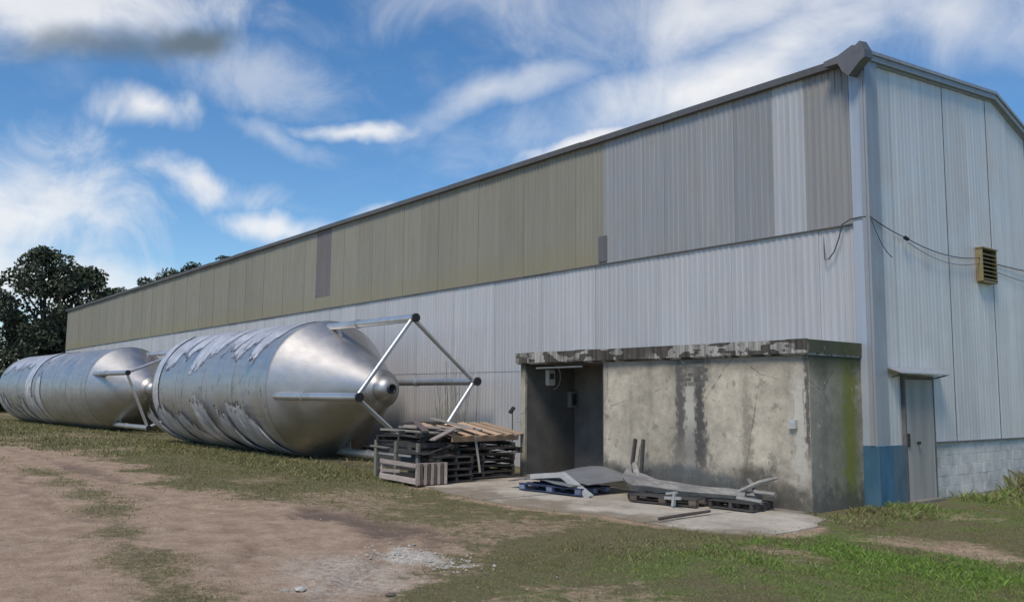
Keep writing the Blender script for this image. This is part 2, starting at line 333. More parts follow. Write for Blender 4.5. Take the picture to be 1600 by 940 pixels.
# ---------------------------------------------------------------- ground
def fine_axis(segs):
    out = []
    for a, b, st in segs: out += list(np.arange(a, b, st))
    out.append(segs[-1][1]); return np.array(out)
def pdist(P, poly, closed=True):
    """signed distance to polygon (positive inside)"""
    P = np.asarray(P); n = len(poly); d = np.full(len(P), 1e9); inside = np.zeros(len(P), bool)
    rngi = range(n if closed else n - 1)
    for i in rngi:
        a = np.array(poly[i]); b = np.array(poly[(i + 1) % n]); ab = b - a; t = np.clip(((P - a) @ ab) / (ab @ ab), 0, 1)
        q = a + t[:, None] * ab; d = np.minimum(d, np.hypot(*(P - q).T))
        c = ((a[1] > P[:, 1]) != (b[1] > P[:, 1])) & (P[:, 0] < (b[0] - a[0]) * (P[:, 1] - a[1]) / (b[1] - a[1] + 1e-12) + a[0]); inside ^= c
    return np.where(inside, d, -d) if closed else d
_perm = rng.random((256, 256))
def vnoise(P, s):
    p = np.asarray(P) * s + 1000; i = np.floor(p).astype(int); f = p - i; f = f * f * (3 - 2 * f)
    g = lambda a, b: _perm[(i[:, 0] + a) % 256, (i[:, 1] + b) % 256]
    return (g(0, 0) * (1 - f[:, 0]) + g(1, 0) * f[:, 0]) * (1 - f[:, 1]) + (g(0, 1) * (1 - f[:, 0]) + g(1, 1) * f[:, 0]) * f[:, 1]
def fbm(P, s, o=4): return sum(vnoise(P, s * 2 ** k + 13.7 * k) * .5 ** k for k in range(o)) / sum(.5 ** k for k in range(o))
def sstep(x, a, b): t = np.clip((x - a) / (b - a), 0, 1); return t * t * (3 - 2 * t)
TRACK = [(-90, -16), (-45, -11.8), (-30, -9.7), (-22.9, -8.5), (-16, -8.55), (-11, -9.0), (-7.9, -9.2), (-5.9, -8.3), (-4.2, -7.4), (-2.2, -7.7), (-.8, -8.6), (.6, -9.8), (1.3, -10.9), (2.2, -14), (3, -40), (-90, -40)]
MEDIAN = [(-30, -12.6), (-14.6, -10.7), (-9, -11.0), (-4.7, -11.7), (-2.2, -12.1), (-.6, -12.3)]
SLAB = [(-10.0, -4.35), (-7.9, -4.85), (-6.4, -5.25), (-5.0, -5.42), (-3.1, -5.36), (-2.1, -4.98), (-.75, -5.05), (.25, -4.95), (.8, -4.35), (.75, -3.3), (.35, -2.3), (-.3, -2.0), (-.3, -1.7), (-10.0, -1.7)]
def zones(P):
    wob = (fbm(P, .8, 4) - .5); w2 = fbm(P, 3.0, 3) - .5
    dirt = sstep(pdist(P, TRACK) + wob * 3.0 + w2 * 1.3, -1.1, 1.1)
    med = sstep(.75 - pdist(P, MEDIAN, False) + wob * 1.5, 0, .8) * .62
    dirt = dirt * (1 - med)
    # worn patches in the grass
    dirt = np.maximum(dirt, sstep(fbm(P, .55, 4), .52, .68) * .55)
    dirt = np.maximum(dirt, sstep(pdist(P, SLAB) + .45 + wob * 1.3, 0, .6) * .8)
    e = ((P[:, 0] - 2.6) / 1.4) ** 2 + ((P[:, 1] + 3.0) / .9) ** 2
    dirt = np.maximum(dirt, sstep(1.3 - e + wob * 2, 0, 1) * .75)       # bare earth near the corner
    lush = sstep(P[:, 0] + .25 * P[:, 1] + wob * 3.5, -3.0, 1.0) * sstep(wob + w2, -.25, .2)
    tuft = sstep(1.2 - np.hypot((P[:, 0] - 2.7) / 1.5, (P[:, 1] + 4.9) / .8) + w2, 0, .6)
    lush = np.clip(lush * .75 + tuft, 0, 1)
    mud = sstep(1 - np.hypot((P[:, 0] + 3.6) / 2.7, (P[:, 1] + 8.35) / .75) + wob * 1.6 + w2 * .8, 0, .6)
    mud = np.maximum(mud, .7 * sstep(1 - np.hypot((P[:, 0] + 15.5) / 5, (P[:, 1] + 9.7) / .45) + wob * 1.5, 0, .7))
    td = pdist(P, TRACK) + wob * .5
    for c_ in (1.15, 2.75): mud = np.maximum(mud, .5 * sstep(.16 - np.abs(td - c_), 0, .14) * sstep(fbm(P, .9, 3), .35, .6) * dirt)
    pale = sstep(1 - np.hypot((P[:, 0] + .75) / .85, (P[:, 1] + 9.25) / .38) + wob * 1.5 + w2 * 1.4, .1, .5)
    pale = np.maximum(pale, .45 * sstep(1 - np.hypot((P[:, 0] + .3) / 1.5, (P[:, 1] + 10.3) / .9) + wob * 1.5, 0, .8))
    return dirt, lush, mud, pale
gx = fine_axis([(-3000, -200, 350), (-200, -60, 14), (-60, -24, .6), (-24, 7, .14), (7, 14, .5), (14, 60, 6), (60, 3000, 400)])
gy = fine_axis([(-3000, -200, 350), (-200, -40, 16), (-40, -14, 1.3), (-14, -1, .12), (-1, 8, .4), (8, 60, 6), (60, 3000, 400)])
GX, GY = np.meshgrid(gx, gy, indexing='ij'); GP = np.stack([GX.ravel(), GY.ravel()], 1)
def gheight(P):
    P = np.asarray(P); d, l, mu, pa = zones(P)
    near = sstep(-np.hypot(P[:, 0] + 4, (P[:, 1] + 8) * 1.4), -60, -20) * sstep(-P[:, 1], .9, 2.6)
    near = near * (1 - sstep(pdist(P, SLAB), -.5, .1))
    under = sstep(P[:, 1], -6.2, -5.2) * sstep(-P[:, 0], 12, 15)        # level under the tanks
    return near * (1 - under * .8) * ((fbm(P, .5, 3) - .55) * .10 + (fbm(P, 2.2, 3) - .5) * .05 - .06 * sstep(mu, .1, .6) - .02 * d) + 0.0
GZ = gheight(GP); nx, ny = len(gx), len(gy)
V = np.column_stack([GP, GZ]); ii, jj = np.meshgrid(np.arange(nx - 1), np.arange(ny - 1), indexing='ij'); a = (ii * ny + jj).ravel()
Fq = np.stack([a, a + ny, a + ny + 1, a + 1], 1)
gme = bpy.data.meshes.new('ground'); gme.vertices.add(len(V)); gme.vertices.foreach_set('co', V.ravel().astype('f4'))
gme.loops.add(Fq.size); gme.loops.foreach_set('vertex_index', Fq.ravel().astype('i4')); gme.polygons.add(len(Fq))
gme.polygons.foreach_set('loop_start', np.arange(0, Fq.size, 4, dtype='i4')); gme.update(calc_edges=True); gme.polygons.foreach_set('use_smooth', [True] * len(Fq))
for nm, arr in zip(('dirt', 'lush', 'mud', 'pale'), zones(GP)):
    at = gme.attributes.new(nm, 'FLOAT', 'POINT'); at.data.foreach_set('value', arr.astype('f4'))
M = Mat('earth and worn turf', (.165, .15, .075), .97, spec=.2); w = M.co('World')
na = M.noise(w, 2.2, 8, .65); nb = M.noise(w, 13, 6, .7); nc = M.noise(w, 60, 4, .7); nl = M.noise(w, .5, 4)
M.mix(M.ramp(nl, .35, .65, 0, .6), (.155, .135, .07)); M.mix(M.ramp(na, .45, .65, 0, .6), (.15, .12, .07)); M.mix(M.math('MULTIPLY', M.attr('lush'), .75), (.12, .19, .045))
dn = M.ramp(M.math('ADD', M.attr('dirt'), M.math('MULTIPLY', M.math('SUBTRACT', nb, .5), .9)), .28, .72)
dirtc = Mat.n(M, 'ShaderNodeMix', data_type='RGBA'); M.t.links.new(M.ramp(na, .3, .7), dirtc.inputs[0]); dirtc.inputs[6].default_value = (.32, .225, .15, 1); dirtc.inputs[7].default_value = (.46, .34, .24, 1)
M.mix(dn, dirtc.outputs[2])
M.mix(M.math('MULTIPLY', M.attr('mud'), M.ramp(nb, .3, .6, .45, .9)), (.115, .085, .072))
M.mix(M.math('MULTIPLY', M.attr('pale'), M.ramp(nb, .40, .56, .25, 1)), (.60, .57, .50))
M.value(M.ramp(nc, .25, .75, .72, 1.25)).value(M.ramp(nb, .25, .75, .85, 1.12)); M.bump(na, .5, .08).bump(nb, .6, .04).bump(nc, .5, .012)
m_ground = M.done()
link('ground', gme, m_ground, kind='structure')

# concrete apron: four poured bays with a joint between them, ragged front edge
M = Mat('pale worn concrete', (.50, .445, .36), .92); w = M.co('World')
a_ = M.noise(w, 1.2, 7, .62); b_ = M.noise(w, 11, 6, .7); M.value(M.ramp(a_, .3, .7, .8, 1.12)).value(M.ramp(b_, .3, .7, .88, 1.08)); M.mix(M.ramp(M.noise(w, .8, 5), .45, .68, 0, .6), (.26, .215, .155)); M.mix(M.ramp(M.noise(w, 5, 8, .7), .58, .66, 0, .55), (.16, .135, .10)); X, Y, Z = M.xyz(w); M.mix(M.ramp(M.math('ADD', Y, M.math('MULTIPLY', M.math('SUBTRACT', a_, .5), 3.5)), -4.1, -5.1, 0, .8), (.22, .175, .115)); M.mix(M.ramp(M.math('ADD', Y, M.math('MULTIPLY', b_, .8)), -2.0, -1.5, 0, .7), (.13, .12, .10)); M.bump(b_, .4, .01).bump(a_, .4, .03)
m_concrete = M.done()
def clip_poly(poly, x0, x1):
    def clip(p, k, sgn):
        out = []
        for i in range(len(p)):
            A, B = p[i], p[(i + 1) % len(p)]; ia, ib = sgn * (A[0] - k) >= 0, sgn * (B[0] - k) >= 0
            if ia: out.append(A)
            if ia != ib: t = (k - A[0]) / (B[0] - A[0]); out.append((k, A[1] + t * (B[1] - A[1])))
        return out
    return clip(clip(poly, x0, 1), x1, -1)
dense = []
for i in range(len(SLAB)):
    A, B = SLAB[i], SLAB[(i + 1) % len(SLAB)]; L = math.dist(A, B); n = max(1, int(L / .12)) if A[1] < -1.9 and i < 11 else 1
    for k in range(n):
        t = k / n; q = (A[0] + t * (B[0] - A[0]), A[1] + t * (B[1] - A[1])); o = 0 if n == 1 else mnoise.noise(Vector((q[0] * 3, q[1] * 3, 0))) * .07 + mnoise.noise(Vector((q[0] * 9, q[1] * 9, 2))) * .035
        dense.append((q[0] + o * .4, q[1] + o))
apr = empty('concrete_apron', kind='structure')
cuts = [-10.2, -7.35, -4.75, -1.05, 1.3]
for k in range(4):
    pl = clip_poly(dense, cuts[k] + (.012 if k else 0), cuts[k + 1] - (.012 if k < 3 else 0))
    zt = .018 + [.0, .012, .004, .0][k]
    bm = bmesh.new(); vs = [bm.verts.new((x, y, zt)) for x, y in pl]; f = bm.faces.new(vs); r = bmesh.ops.extrude_face_region(bm, geom=[f])
    for v in r['geom']:
        if isinstance(v, bmesh.types.BMVert): v.co.z = -.1
    bmesh.ops.recalc_face_normals(bm, faces=bm.faces[:]); bmesh.ops.triangulate(bm, faces=[f for f in bm.faces if len(f.verts) > 4])
    me = bpy.data.meshes.new('slab'); bm.to_mesh(me); bm.free(); link('slab', me, m_concrete, apr)

# ---------------------------------------------------------------- warehouse
EAVE, SEAM, LEN, RX, RY, DEP = 8.47, 5.285, 68.6, 8.95, 5.6, 13.0
wh = empty('warehouse', label='long corrugated metal warehouse, tan and grey upper sheets over white lower sheets', cat='warehouse')
def ribs(width, z0, z1, topfun=None, pitch=.15, dep=.015, name='wall_sheet'):
    """trapezoid-ribbed sheet in the XZ plane, ribs towards -Y"""
    xs = []; n = int(round(width / pitch))
    for i in range(n):
        b = i * pitch; xs += [(b, 0), (b + pitch * .42, 0), (b + pitch * .54, -dep), (b + pitch * .88, -dep)]
    xs.append((width, 0)); V = []
    for x, y in xs: V += [(x, y, z0), (x, y, topfun(x) if topfun else z1)]
    F = [(2 * i, 2 * i + 2, 2 * i + 3, 2 * i + 1) for i in range(len(xs) - 1)]
    return mesh(name, V, F)
SW = 1.05
me_low = ribs(SW, 0.0, 2.70, dep=.012); me_mid = ribs(SW, 2.62, SEAM, dep=.012); meshes_up = {}
def sheet(me, mat, loc, rot=(0, 0, 0), label=None):
    o = link('wall_sheet', me, None, wh, loc, rot)
    if len(me.materials) == 0: me.materials.append(mat)
    o.material_slots[0].link = 'OBJECT'; o.material_slots[0].material = mat
    if label: o['label'] = label
    return o
N = int(math.ceil(LEN / SW)); xedge = 0
bounds = [(0, -1.29, m_uppertaupe, 'taupe stained sheet nearest the corner'), (-1.29, -2.02, m_uppergrey_pale, 'pale translucent looking sheet'), (-2.02, -7.0, m_uppergrey, None), (-7.0, -22.05, m_tan, None), (-22.05, -23.35, m_brown, 'dark brown patch sheet'), (-23.35, -LEN, m_tan, None)]
for i in range(N):
    x1 = -i * SW; x0 = max(x1 - SW, -LEN)
    for me, dz in ((me_low, 0), (me_mid, 1)):
        if x1 - x0 < SW - .01: me = ribs(x1 - x0, 0.0 if dz == 0 else 2.62, 2.70 if dz == 0 else SEAM)
        o = sheet(me, m_lower, (x0, -.006 * (i % 2) - .012 * dz, random.uniform(0, .012) if dz == 0 else 0))
        o.rotation_euler = (0, R(random.uniform(-.03, .03)), 0)
for (a, b, mt, lab) in bounds:
    wdt = abs(b - a); k = max(1, round(wdt / SW)); w_ = wdt / k
    for j in range(k):
        zb = SEAM - .05; zt = EAVE
        if mt is m_brown: zb = 5.72
        key = (round(w_, 4), zb)
        if key not in meshes_up: meshes_up[key] = ribs(w_, zb, zt, pitch=w_ / max(1, round(w_ / .15)))
        sheet(meshes_up[key], mt, (a - (j + 1) * w_, -.035 - .006 * (j % 2), random.uniform(-.03, .02) if mt is m_tan else 0), label=lab)
sheet(ribs(1.3, SEAM - .04, 5.74), m_tan, (-23.35, -.03, 0))                      # tan strip under the brown patch
sheet(ribs(.30, 5.3, 5.95), m_gutter, (-7.18, -.072, 0), label='small dark patch of sheet at the seam')
MB().box(-LEN, 0, -.075, -.03, SEAM - .055, SEAM - .035).obj('seam_flashing', m_gutter, wh)
# end wall
def ztop(y): return EAVE + (RX - EAVE) * y / RY if y < RY else RX - (y - RY) * .325
ys = np.arange(0, DEP, SW)
for i, y in enumerate(ys):
    y = float(y); w_ = min(SW, DEP - y); zb = 1.08 if y > .01 else 1.08
    tf = lambda x, y=y: ztop(y + x) - .03
    if y < 2.0 and y + w_ > .97:      # sheets over and beside the door
        if y < 1.0: # left strip 0..0.95 full, rest above door
            me = ribs(.93, 1.08, 9, lambda x: ztop(x) - .03, dep=.004); sheet(me, m_endwall, (.0, .0, 0), (0, 0, R(90)))
            me = ribs(SW * 2 - .93, 2.40, 9, lambda x: ztop(.93 + x) - .03, pitch=.1505, dep=.004); sheet(me, m_endwall, (.002, .93, 0), (0, 0, R(90)))
        continue
    if y < .01: continue
    me = ribs(w_, zb, 9, tf, dep=.004); sheet(me, m_endwall, (.010 * (i % 2), y, 0), (0, 0, R(90)))
# far and back walls
me = ribs(DEP, 0, 9, lambda x: ztop(DEP - x) - .03, pitch=.25); sheet(me, m_tan, (-LEN, DEP, 0), (0, 0, R(-90)))
me = ribs(LEN, 0, ztop(DEP) - .03, pitch=.5); sheet(me, m_lower, (0, DEP, 0), (0, 0, R(180)))
# roof
prof = [(-.12, EAVE + .02), (RY, RX + .03), (DEP + .1, ztop(DEP + .1) + .03)]
for k, (p, q) in enumerate(zip(prof[:-1], prof[1:])):
    mb = MB(); n = 137; V = []
    for i in range(n * 4 + 1):
        x = -LEN - .1 + (LEN + .16) * i / (n * 4); h = .03 if i % 4 in (2, 3) else 0
        V += [(x, p[0], p[1] + h), (x, q[0], q[1] + h)]
    F = [(2 * i, 2 * i + 2, 2 * i + 3, 2 * i + 1) for i in range(n * 4)]
    mb.add(V, F).obj('roof', m_roof, wh)
# rake trims on the end wall, folded with a lip
for k, (y0, y1) in enumerate(((0.0, RY), (RY, DEP + .1))):
    mb = MB(); z0, z1 = ztop(y0) + .06, ztop(y1) + .06
    for (xa, xb, da, db) in ((-.05, .12, 0, -.16), (.12, .15, .02, -.05), (-.05, .05, -.155, -.20)):
        V = [(xa, y0, z0 + db), (xb, y0, z0 + db), (xb, y0, z0 + da), (xa, y0, z0 + da), (xa, y1, z1 + db), (xb, y1, z1 + db), (xb, y1, z1 + da), (xa, y1, z1 + da)]
        mb.add(V, [(0, 1, 2, 3), (7, 6, 5, 4), (0, 4, 5, 1), (1, 5, 6, 2), (2, 6, 7, 3), (3, 7, 4, 0)])
    mb.obj('rake_trim', m_rake, wh)
# gutter along the eave, with the flared stop end at the corner
def sweep(profile, x0, x1, close=True):
    n = len(profile); V = [(x0, y, z) for y, z in profile] + [(x1, y, z) for y, z in profile]
    F = [(i, (i + 1) % n, n + (i + 1) % n, n + i) for i in range(n)] + [tuple(range(n))[::-1], tuple(range(n, 2 * n))]
    return V, F
mb = MB(); L = 3.05; k = 0; x = -LEN - .1
while x < -.3:
    x2 = min(x + L, -.26); dz = random.uniform(-.012, .012)
    V, F = sweep([(-.065, EAVE - .10 + dz), (-.17, EAVE - .10 + dz), (-.19, EAVE + .03 + dz), (-.175, EAVE + .03 + dz), (-.155, EAVE - .08 + dz), (-.08, EAVE - .08 + dz), (-.07, EAVE + .03 + dz), (-.06, EAVE + .03 + dz)], x, x2 - .004); mb.add(V, F); x = x2
mb.obj('gutter', m_gutter, wh)
pp = [(-.60, 8.46), (-.30, 8.50), (-.02, 8.62), (.06, 8.60), (.14, 8.66), (.24, 8.46), (.25, 8.31), (.14, 8.24), (-.07, 8.02), (-.21, 8.16), (-.30, 8.34), (-.60, 8.35)]
n = len(pp); V = [(x, -.40 + .10 * (z - 8.3) , z - .02) for x, z in pp] + [(x, -.11, z + .02) for x, z in pp]
F = [(i, (i + 1) % n, n + (i + 1) % n, n + i) for i in range(n)] + [tuple(range(n))[::-1], tuple(range(n, 2 * n))]
MB().add(V, F).box(-.02, .15, -.39, -.36, 8.36, 8.47).obj('gutter_end', m_gutter, wh)
# corner flashing: folded channel standing proud on both faces
mb = MB(); mb.box(-.26, .02, -.10, -.055, 1.10, EAVE - .02).obj('corner_flashing', m_flash, wh, label='pale front leg of the corner flashing')
mb = MB(); mb.box(.03, .075, -.10, .34, 1.10, EAVE + .0).box(-.05, .03, -.13, -.10, 1.1, EAVE - .1).obj('corner_flashing', m_rake, wh, label='grey side leg of the corner flashing')
# plinth: blue painted part by the door, block work beyond
mb = MB(); mb.box(-.24, .10, -.12, .36, 0, 1.10).obj('plinth', m_blue, wh, bevel=.008, label='blue painted corner plinth')
MB().box(-.02, .055, .362, .93, 0, 1.09).obj('plinth', m_blue2, wh, label='paler blue plinth beside the door')
MB().box(-.06, .032, 2.12, DEP, 0, 1.08).obj('skirt_wall', m_mortar, wh)
bw, bh = .42, .206; bme = MB().box(0, .026, .004, bw - .004, .003, bh - .003).mesh('block', bevel=.004); bme.materials.append(m_block)
hme = MB().box(0, .026, .004, bw / 2 - .004, .003, bh - .003).mesh('block', bevel=.004); hme.materials.append(m_block)
for r_ in range(5):
    y = 2.13
    if r_ % 2: link('block', hme, None, wh, (.012, y, .02 + r_ * bh)); y += bw / 2
    while y + bw < 8.2: link('block', bme, None, wh, (.012 + random.uniform(-.003, .003), y, .02 + r_ * bh)); y += bw
MB().box(.0, .075, 2.12, DEP, 1.085, 1.115).obj('skirt_capping', m_gutter, wh)
# door
dr = MB().box(.02, .06, 1.0, 2.06, .05, 2.33).obj('door', m_door, wh)
mb = MB()
for y in (1.0, 2.035): mb.box(.06, .064, y, y + .025, .06, 2.32)
mb.obj('door_rib', m_door, dr)
MB().tube([(.07, 1.38, 1.12), (.12, 1.38, 1.12)], .03, 10).tube([(.12, 1.38, 1.12), (.12, 1.30, 1.12)], .012, 8).obj('handle', m_ironblack, dr, smooth=True)
MB().box(.062, .085, 1.0, 1.07, 1.05, 1.30).obj('lock_case', m_ironblack, dr)
mb = MB(); mb.box(-.03, .07, .935, .992, 0, 2.40).box(-.03, .07, 2.066, 2.115, 0, 2.40).box(-.03, .07, .992, 2.066, 2.34, 2.40).obj('door_frame', m_doorframe, wh)
MB().box(-.04, .22, .95, 2.1, 0, .05).obj('door_step', m_concrete, wh)
# canopy
mb = MB()
V = [(.02, .40, 2.55), (.02, 2.45, 2.55), (.32, 2.25, 2.44), (.32, .42, 2.44)]; V += [(x, y, z - .02) for x, y, z in V]
mb.add(V, [(0, 1, 2, 3), (7, 6, 5, 4), (0, 4, 5, 1), (1, 5, 6, 2), (2, 6, 7, 3), (3, 7, 4, 0)]).obj('canopy', m_rake, wh, label='sheet metal canopy over the door')
mb = MB()
for y in (.55, 2.2): mb.bar((.04, y, 2.36), (.32, y, 2.43), .025, .025).bar((.05, y, 2.2), (.05, y, 2.6), .03, .03)
mb.obj('canopy_bracket', m_doorframe, wh)
# louvre vent
vt = MB().box(.015, .15, 4.40, 4.43, 4.52, 5.24).box(.015, .15, 5.10, 5.13, 4.52, 5.24).box(.015, .17, 4.385, 5.145, 5.24, 5.27).box(.015, .15, 4.43, 5.10, 4.50, 4.54).obj('louvre_vent', m_vent, wh, label='ochre louvred vent box high on the end wall')
MB().box(.02, .045, 4.44, 5.09, 4.545, 5.23).obj('vent_backing', m_ventdark, vt)
sm_ = MB(); V = [(.155, 4.435, 4.56), (.155, 5.095, 4.56), (.05, 5.095, 4.62), (.05, 4.435, 4.62)]; V += [(x + .003, y, z + .012) for x, y, z in V]
sme = sm_.add(V, [(0, 3, 2, 1), (4, 5, 6, 7), (0, 1, 5, 4), (1, 2, 6, 5), (2, 3, 7, 6), (3, 0, 4, 7)]).mesh('slat'); sme.materials.append(m_vent)
for i in range(7): link('slat', sme, None, vt, (0, 0, i * .09))

# cables across the end wall
def sag(p, q, s, n=14): return [Vector(p).lerp(Vector(q), t / n) - Vector((0, 0, s * 4 * (t / n) * (1 - t / n))) for t in range(n + 1)]
c1 = sag((.10, -.14, 5.32), (.10, 1.2, 5.07), .03) + sag((.10, 1.2, 5.07), (.10, 4.38, 5.02), .13)[1:] + sag((.03, 4.42, 5.02), (.08, 12, 5.35), .16)[1:]
cb = MB().tube(c1, .010, 6).obj('overhead_cable', m_cable, smooth=True, label='black cable strung across the end wall from the corner, carrying the junction lump', cat='cable')
MB().tube([(.10, 1.10, 5.08), (.10, 1.14, 5.075), (.10, 1.24, 5.055), (.10, 1.29, 5.05)], [.015, .04, .04, .015], 10).obj('cable_joint', m_ironblack, cb, smooth=True)
c2 = sag((.12, -.14, 5.28), (.14, .55, 4.62), .12) + sag((.14, .55, 4.62), (.10, 3.4, 4.9), .02)[1:] + sag((.10, 3.4, 4.9), (.09, 12, 5.0), .28)[1:]
MB().tube(c2[:15] , .008, 6).obj('loose_wire', m_cable, smooth=True, label='thin loose wire hanging beside the warehouse corner under the cable', cat='wire')
MB().tube(sag((.08, 1.3, 5.0), (.08, 4.38, 4.90), .18) + sag((.03, 4.42, 4.90), (.07, 12, 4.9), .2)[1:], .006, 6).obj('overhead_cable', m_cable, smooth=True, label='thinner lower cable running past the louvred vent', cat='cable')
lp = [(.02, -.13, 5.33), (-.12, -.12, 5.34), (-.30, -.12, 5.33), (-.48, -.12, 5.25), (-.55, -.12, 5.0), (-.66, -.12, 4.75), (-.78, -.12, 4.62), (-.86, -.12, 4.62), (-.87, -.12, 4.85), (-.87, -.12, 5.18)]
MB().tube(lp, .012, 6).obj('loose_wire', m_cable, smooth=True, label='wire looped against the corrugated wall just left of the warehouse corner', cat='wire')

# ---------------------------------------------------------------- annex
AX0, AX1, AY, AH = -8.12, -.21, -1.79, 2.70
ax = empty('concrete_annex', (0, 0, 0), label='low stained concrete lean-to with a dark open bay, against the long wall', cat='outbuilding')
def gridbox(x0, x1, y0, y1, z0, z1, nx_=1, nz_=1): return MB().box(x0, x1, y0, y1, z0, z1)
MB().box(-5.27, AX1 - .002, AY, AY + .18, 0, AH).obj('front_wall', m_plaster, ax, bevel=.012)
MB().box(AX1 - .18, AX1 + .001, AY + .004, -.08, 0, AH - .004).obj('side_wall', m_plaster_side, ax)
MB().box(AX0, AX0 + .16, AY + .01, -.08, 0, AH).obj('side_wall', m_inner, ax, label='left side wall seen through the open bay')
MB().box(AX0 - .004, AX0 + .17, AY - .004, AY + .06, 0, AH - .003).obj('jamb', m_plaster_side, ax, label='mossy left jamb of the opening')
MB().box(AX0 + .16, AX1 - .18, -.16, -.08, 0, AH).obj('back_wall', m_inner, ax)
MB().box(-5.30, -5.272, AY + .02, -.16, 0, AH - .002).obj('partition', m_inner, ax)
MB().box(AX0 + .16, -5.3, AY + .03, -.16, 0, .07).obj('floor', m_concrete, ax)
# roof slab with jagged bits
mb = MB(); x = AX0 - .10; parts = []
while x < AX1 + .01:
    w_ = random.uniform(.25, .7); x2 = min(x + w_, AX1 + .03); t = random.uniform(-.012, .014); u = random.uniform(-.012, .008)
    mb.box(x, x2 - .001, AY - .10 + u, AY - .04, AH + .03, AH + .275 + t); x = x2
mb.obj('roof_edge', m_fascia, ax)
MB().box(AX0 - .09, AX1 + .022, AY - .041, -.08, AH + .001, AH + .262).obj('roof_slab', m_fascia, ax)
MB().box(AX1 + .024, AX1 + .035, AY - .08, -.085, AH + .04, AH + .27).obj('roof_edge', m_plaster_side, ax)
MB().box(-5.0, -.5, AY + .0, AY + .10, AH + .272, AH + .28).obj('roof_flashing', m_fascia, ax)
MB().tube([(-7.5, AY - .03, AH - .10), (-5.9, AY - .03, AH - .09)], .022, 8).obj('lintel_tube', m_oldsheet, ax, smooth=True)
brk = MB().box(0, .19, -.006, .02, 0, .075).mesh('brick', bevel=.004); m_brick = simple('sooty exposed brick', (.16, .15, .135), .95, .3, 12); brk.materials.append(m_brick)
for r_ in range(5):
    for c_ in range(3):
        if random.random() < .5: link('brick', brk, None, ax, (-3.1 + c_ * .205 + (.1 if r_ % 2 else 0), AY + .003, 2.17 + r_ * .09))
MB().box(-.60, -.46, AY - .07, AY, 1.42, 1.58).tube([(-.53, AY - .02, 1.58), (-.53, AY - .02, 1.95)], .01, 6).obj('switch_box', m_angle, None, label='small pale switch box near the right end of the annex front wall', cat='switch box')
em = MB().box(-7.955, -7.84, -1.17, -.90, 2.20, 2.60).mesh('electric_meter', bevel=.03)
em = link('electric_meter', em, m_white, label='white meter box high on the left inner wall of the open bay', cat='meter box')
MB().box(-7.84, -7.83, -1.10, -.97, 2.36, 2.5).obj('window', m_cable, em)
arc = [(-7.92, -.9 + .22 * math.sin(t), 2.42 + .30 * math.cos(t)) for t in np.linspace(0, PI, 12)]
MB().tube(arc, .014, 6).obj('loose_wire', m_flash, smooth=True, label='grey cable arching beside the white meter box', cat='wire')
jb = MB().box(-7.955, -7.82, -.42, -.18, 1.66, 2.06).obj('fuse_box', m_oldsheet, bevel=.008, label='grey fuse box in the back left corner of the open bay', cat='fuse box')
MB().box(-7.82, -7.812, -.37, -.23, 1.72, 2.0).obj('fuse_box_door', m_ironblack, jb)

# ---------------------------------------------------------------- tanks
TR = 2.1
def revolve(prof, n=96):
    V = []; F = []
    for x, r_ in prof:
        for k in range(n): t = 2 * PI * k / n; V.append((x, r_ * math.cos(t), TR + r_ * math.sin(t)))
    for i in range(len(prof) - 1):
        for k in range(n): F.append((i * n + k, i * n + (k + 1) % n, (i + 1) * n + (k + 1) % n, (i + 1) * n + k))
    return V, F
def film_strip(s0, s1, phi_lo, phi_top, slant, off, seed, lift=.0, teeth=1.0):
    """torn sheet of film lying on the shell; phi 0 = side facing the yard, 90 = top"""
    rr = random.Random(seed); nc_, nr = 36, 18; V = []; E = []; F = []; ph = rr.uniform(0, 9)
    for i in range(nc_ + 1):
        u = i / nc_; s = s0 + (s1 - s0) * u
        sg = 1 if phi_top > phi_lo else -1; tear = phi_top - sg * (20 * teeth * abs(mnoise.noise(Vector((s * 2.1, ph, 0)))) + 11 * teeth * abs(mnoise.noise(Vector((s * 7, ph, 3)))) + 34 * teeth * max(0, u - .45) ** 1.2)
        for j in range(nr + 1):
            v = j / nr; p = R(phi_lo + (tear - phi_lo) * v); edge = (1 - min(1, min(u, 1 - u) * 7)) * (.06 + .22 * max(0, mnoise.noise(Vector((v * 3, ph, i > nc_ / 2)))))
            ss = s + slant * v + mnoise.noise(Vector((v * 4, ph + u * 2, 7))) * .10; r_ = TR + off + lift * (v ** 2) * (1 + .6 * mnoise.noise(Vector((s * 3, ph, 1)))) + .012 * mnoise.noise(Vector((s * 4, v * 6, ph)))
            r_ = max(r_, TR + .006)
            V.append((ss, -r_ * math.cos(p), TR + r_ * math.sin(p))); E.append(max(min(1, max(0, v - .86) * 7.2), 1 - min(1, min(u, 1 - u) * 22)) )
    for i in range(nc_):
        for j in range(nr): a = i * (nr + 1) + j; F.append((a, a + nr + 1, a + nr + 2, a + 1))
    me = mesh('film_strip', V, F, True); at = me.attributes.new('edge', 'FLOAT', 'POINT'); at.data.foreach_set('value', E); return me
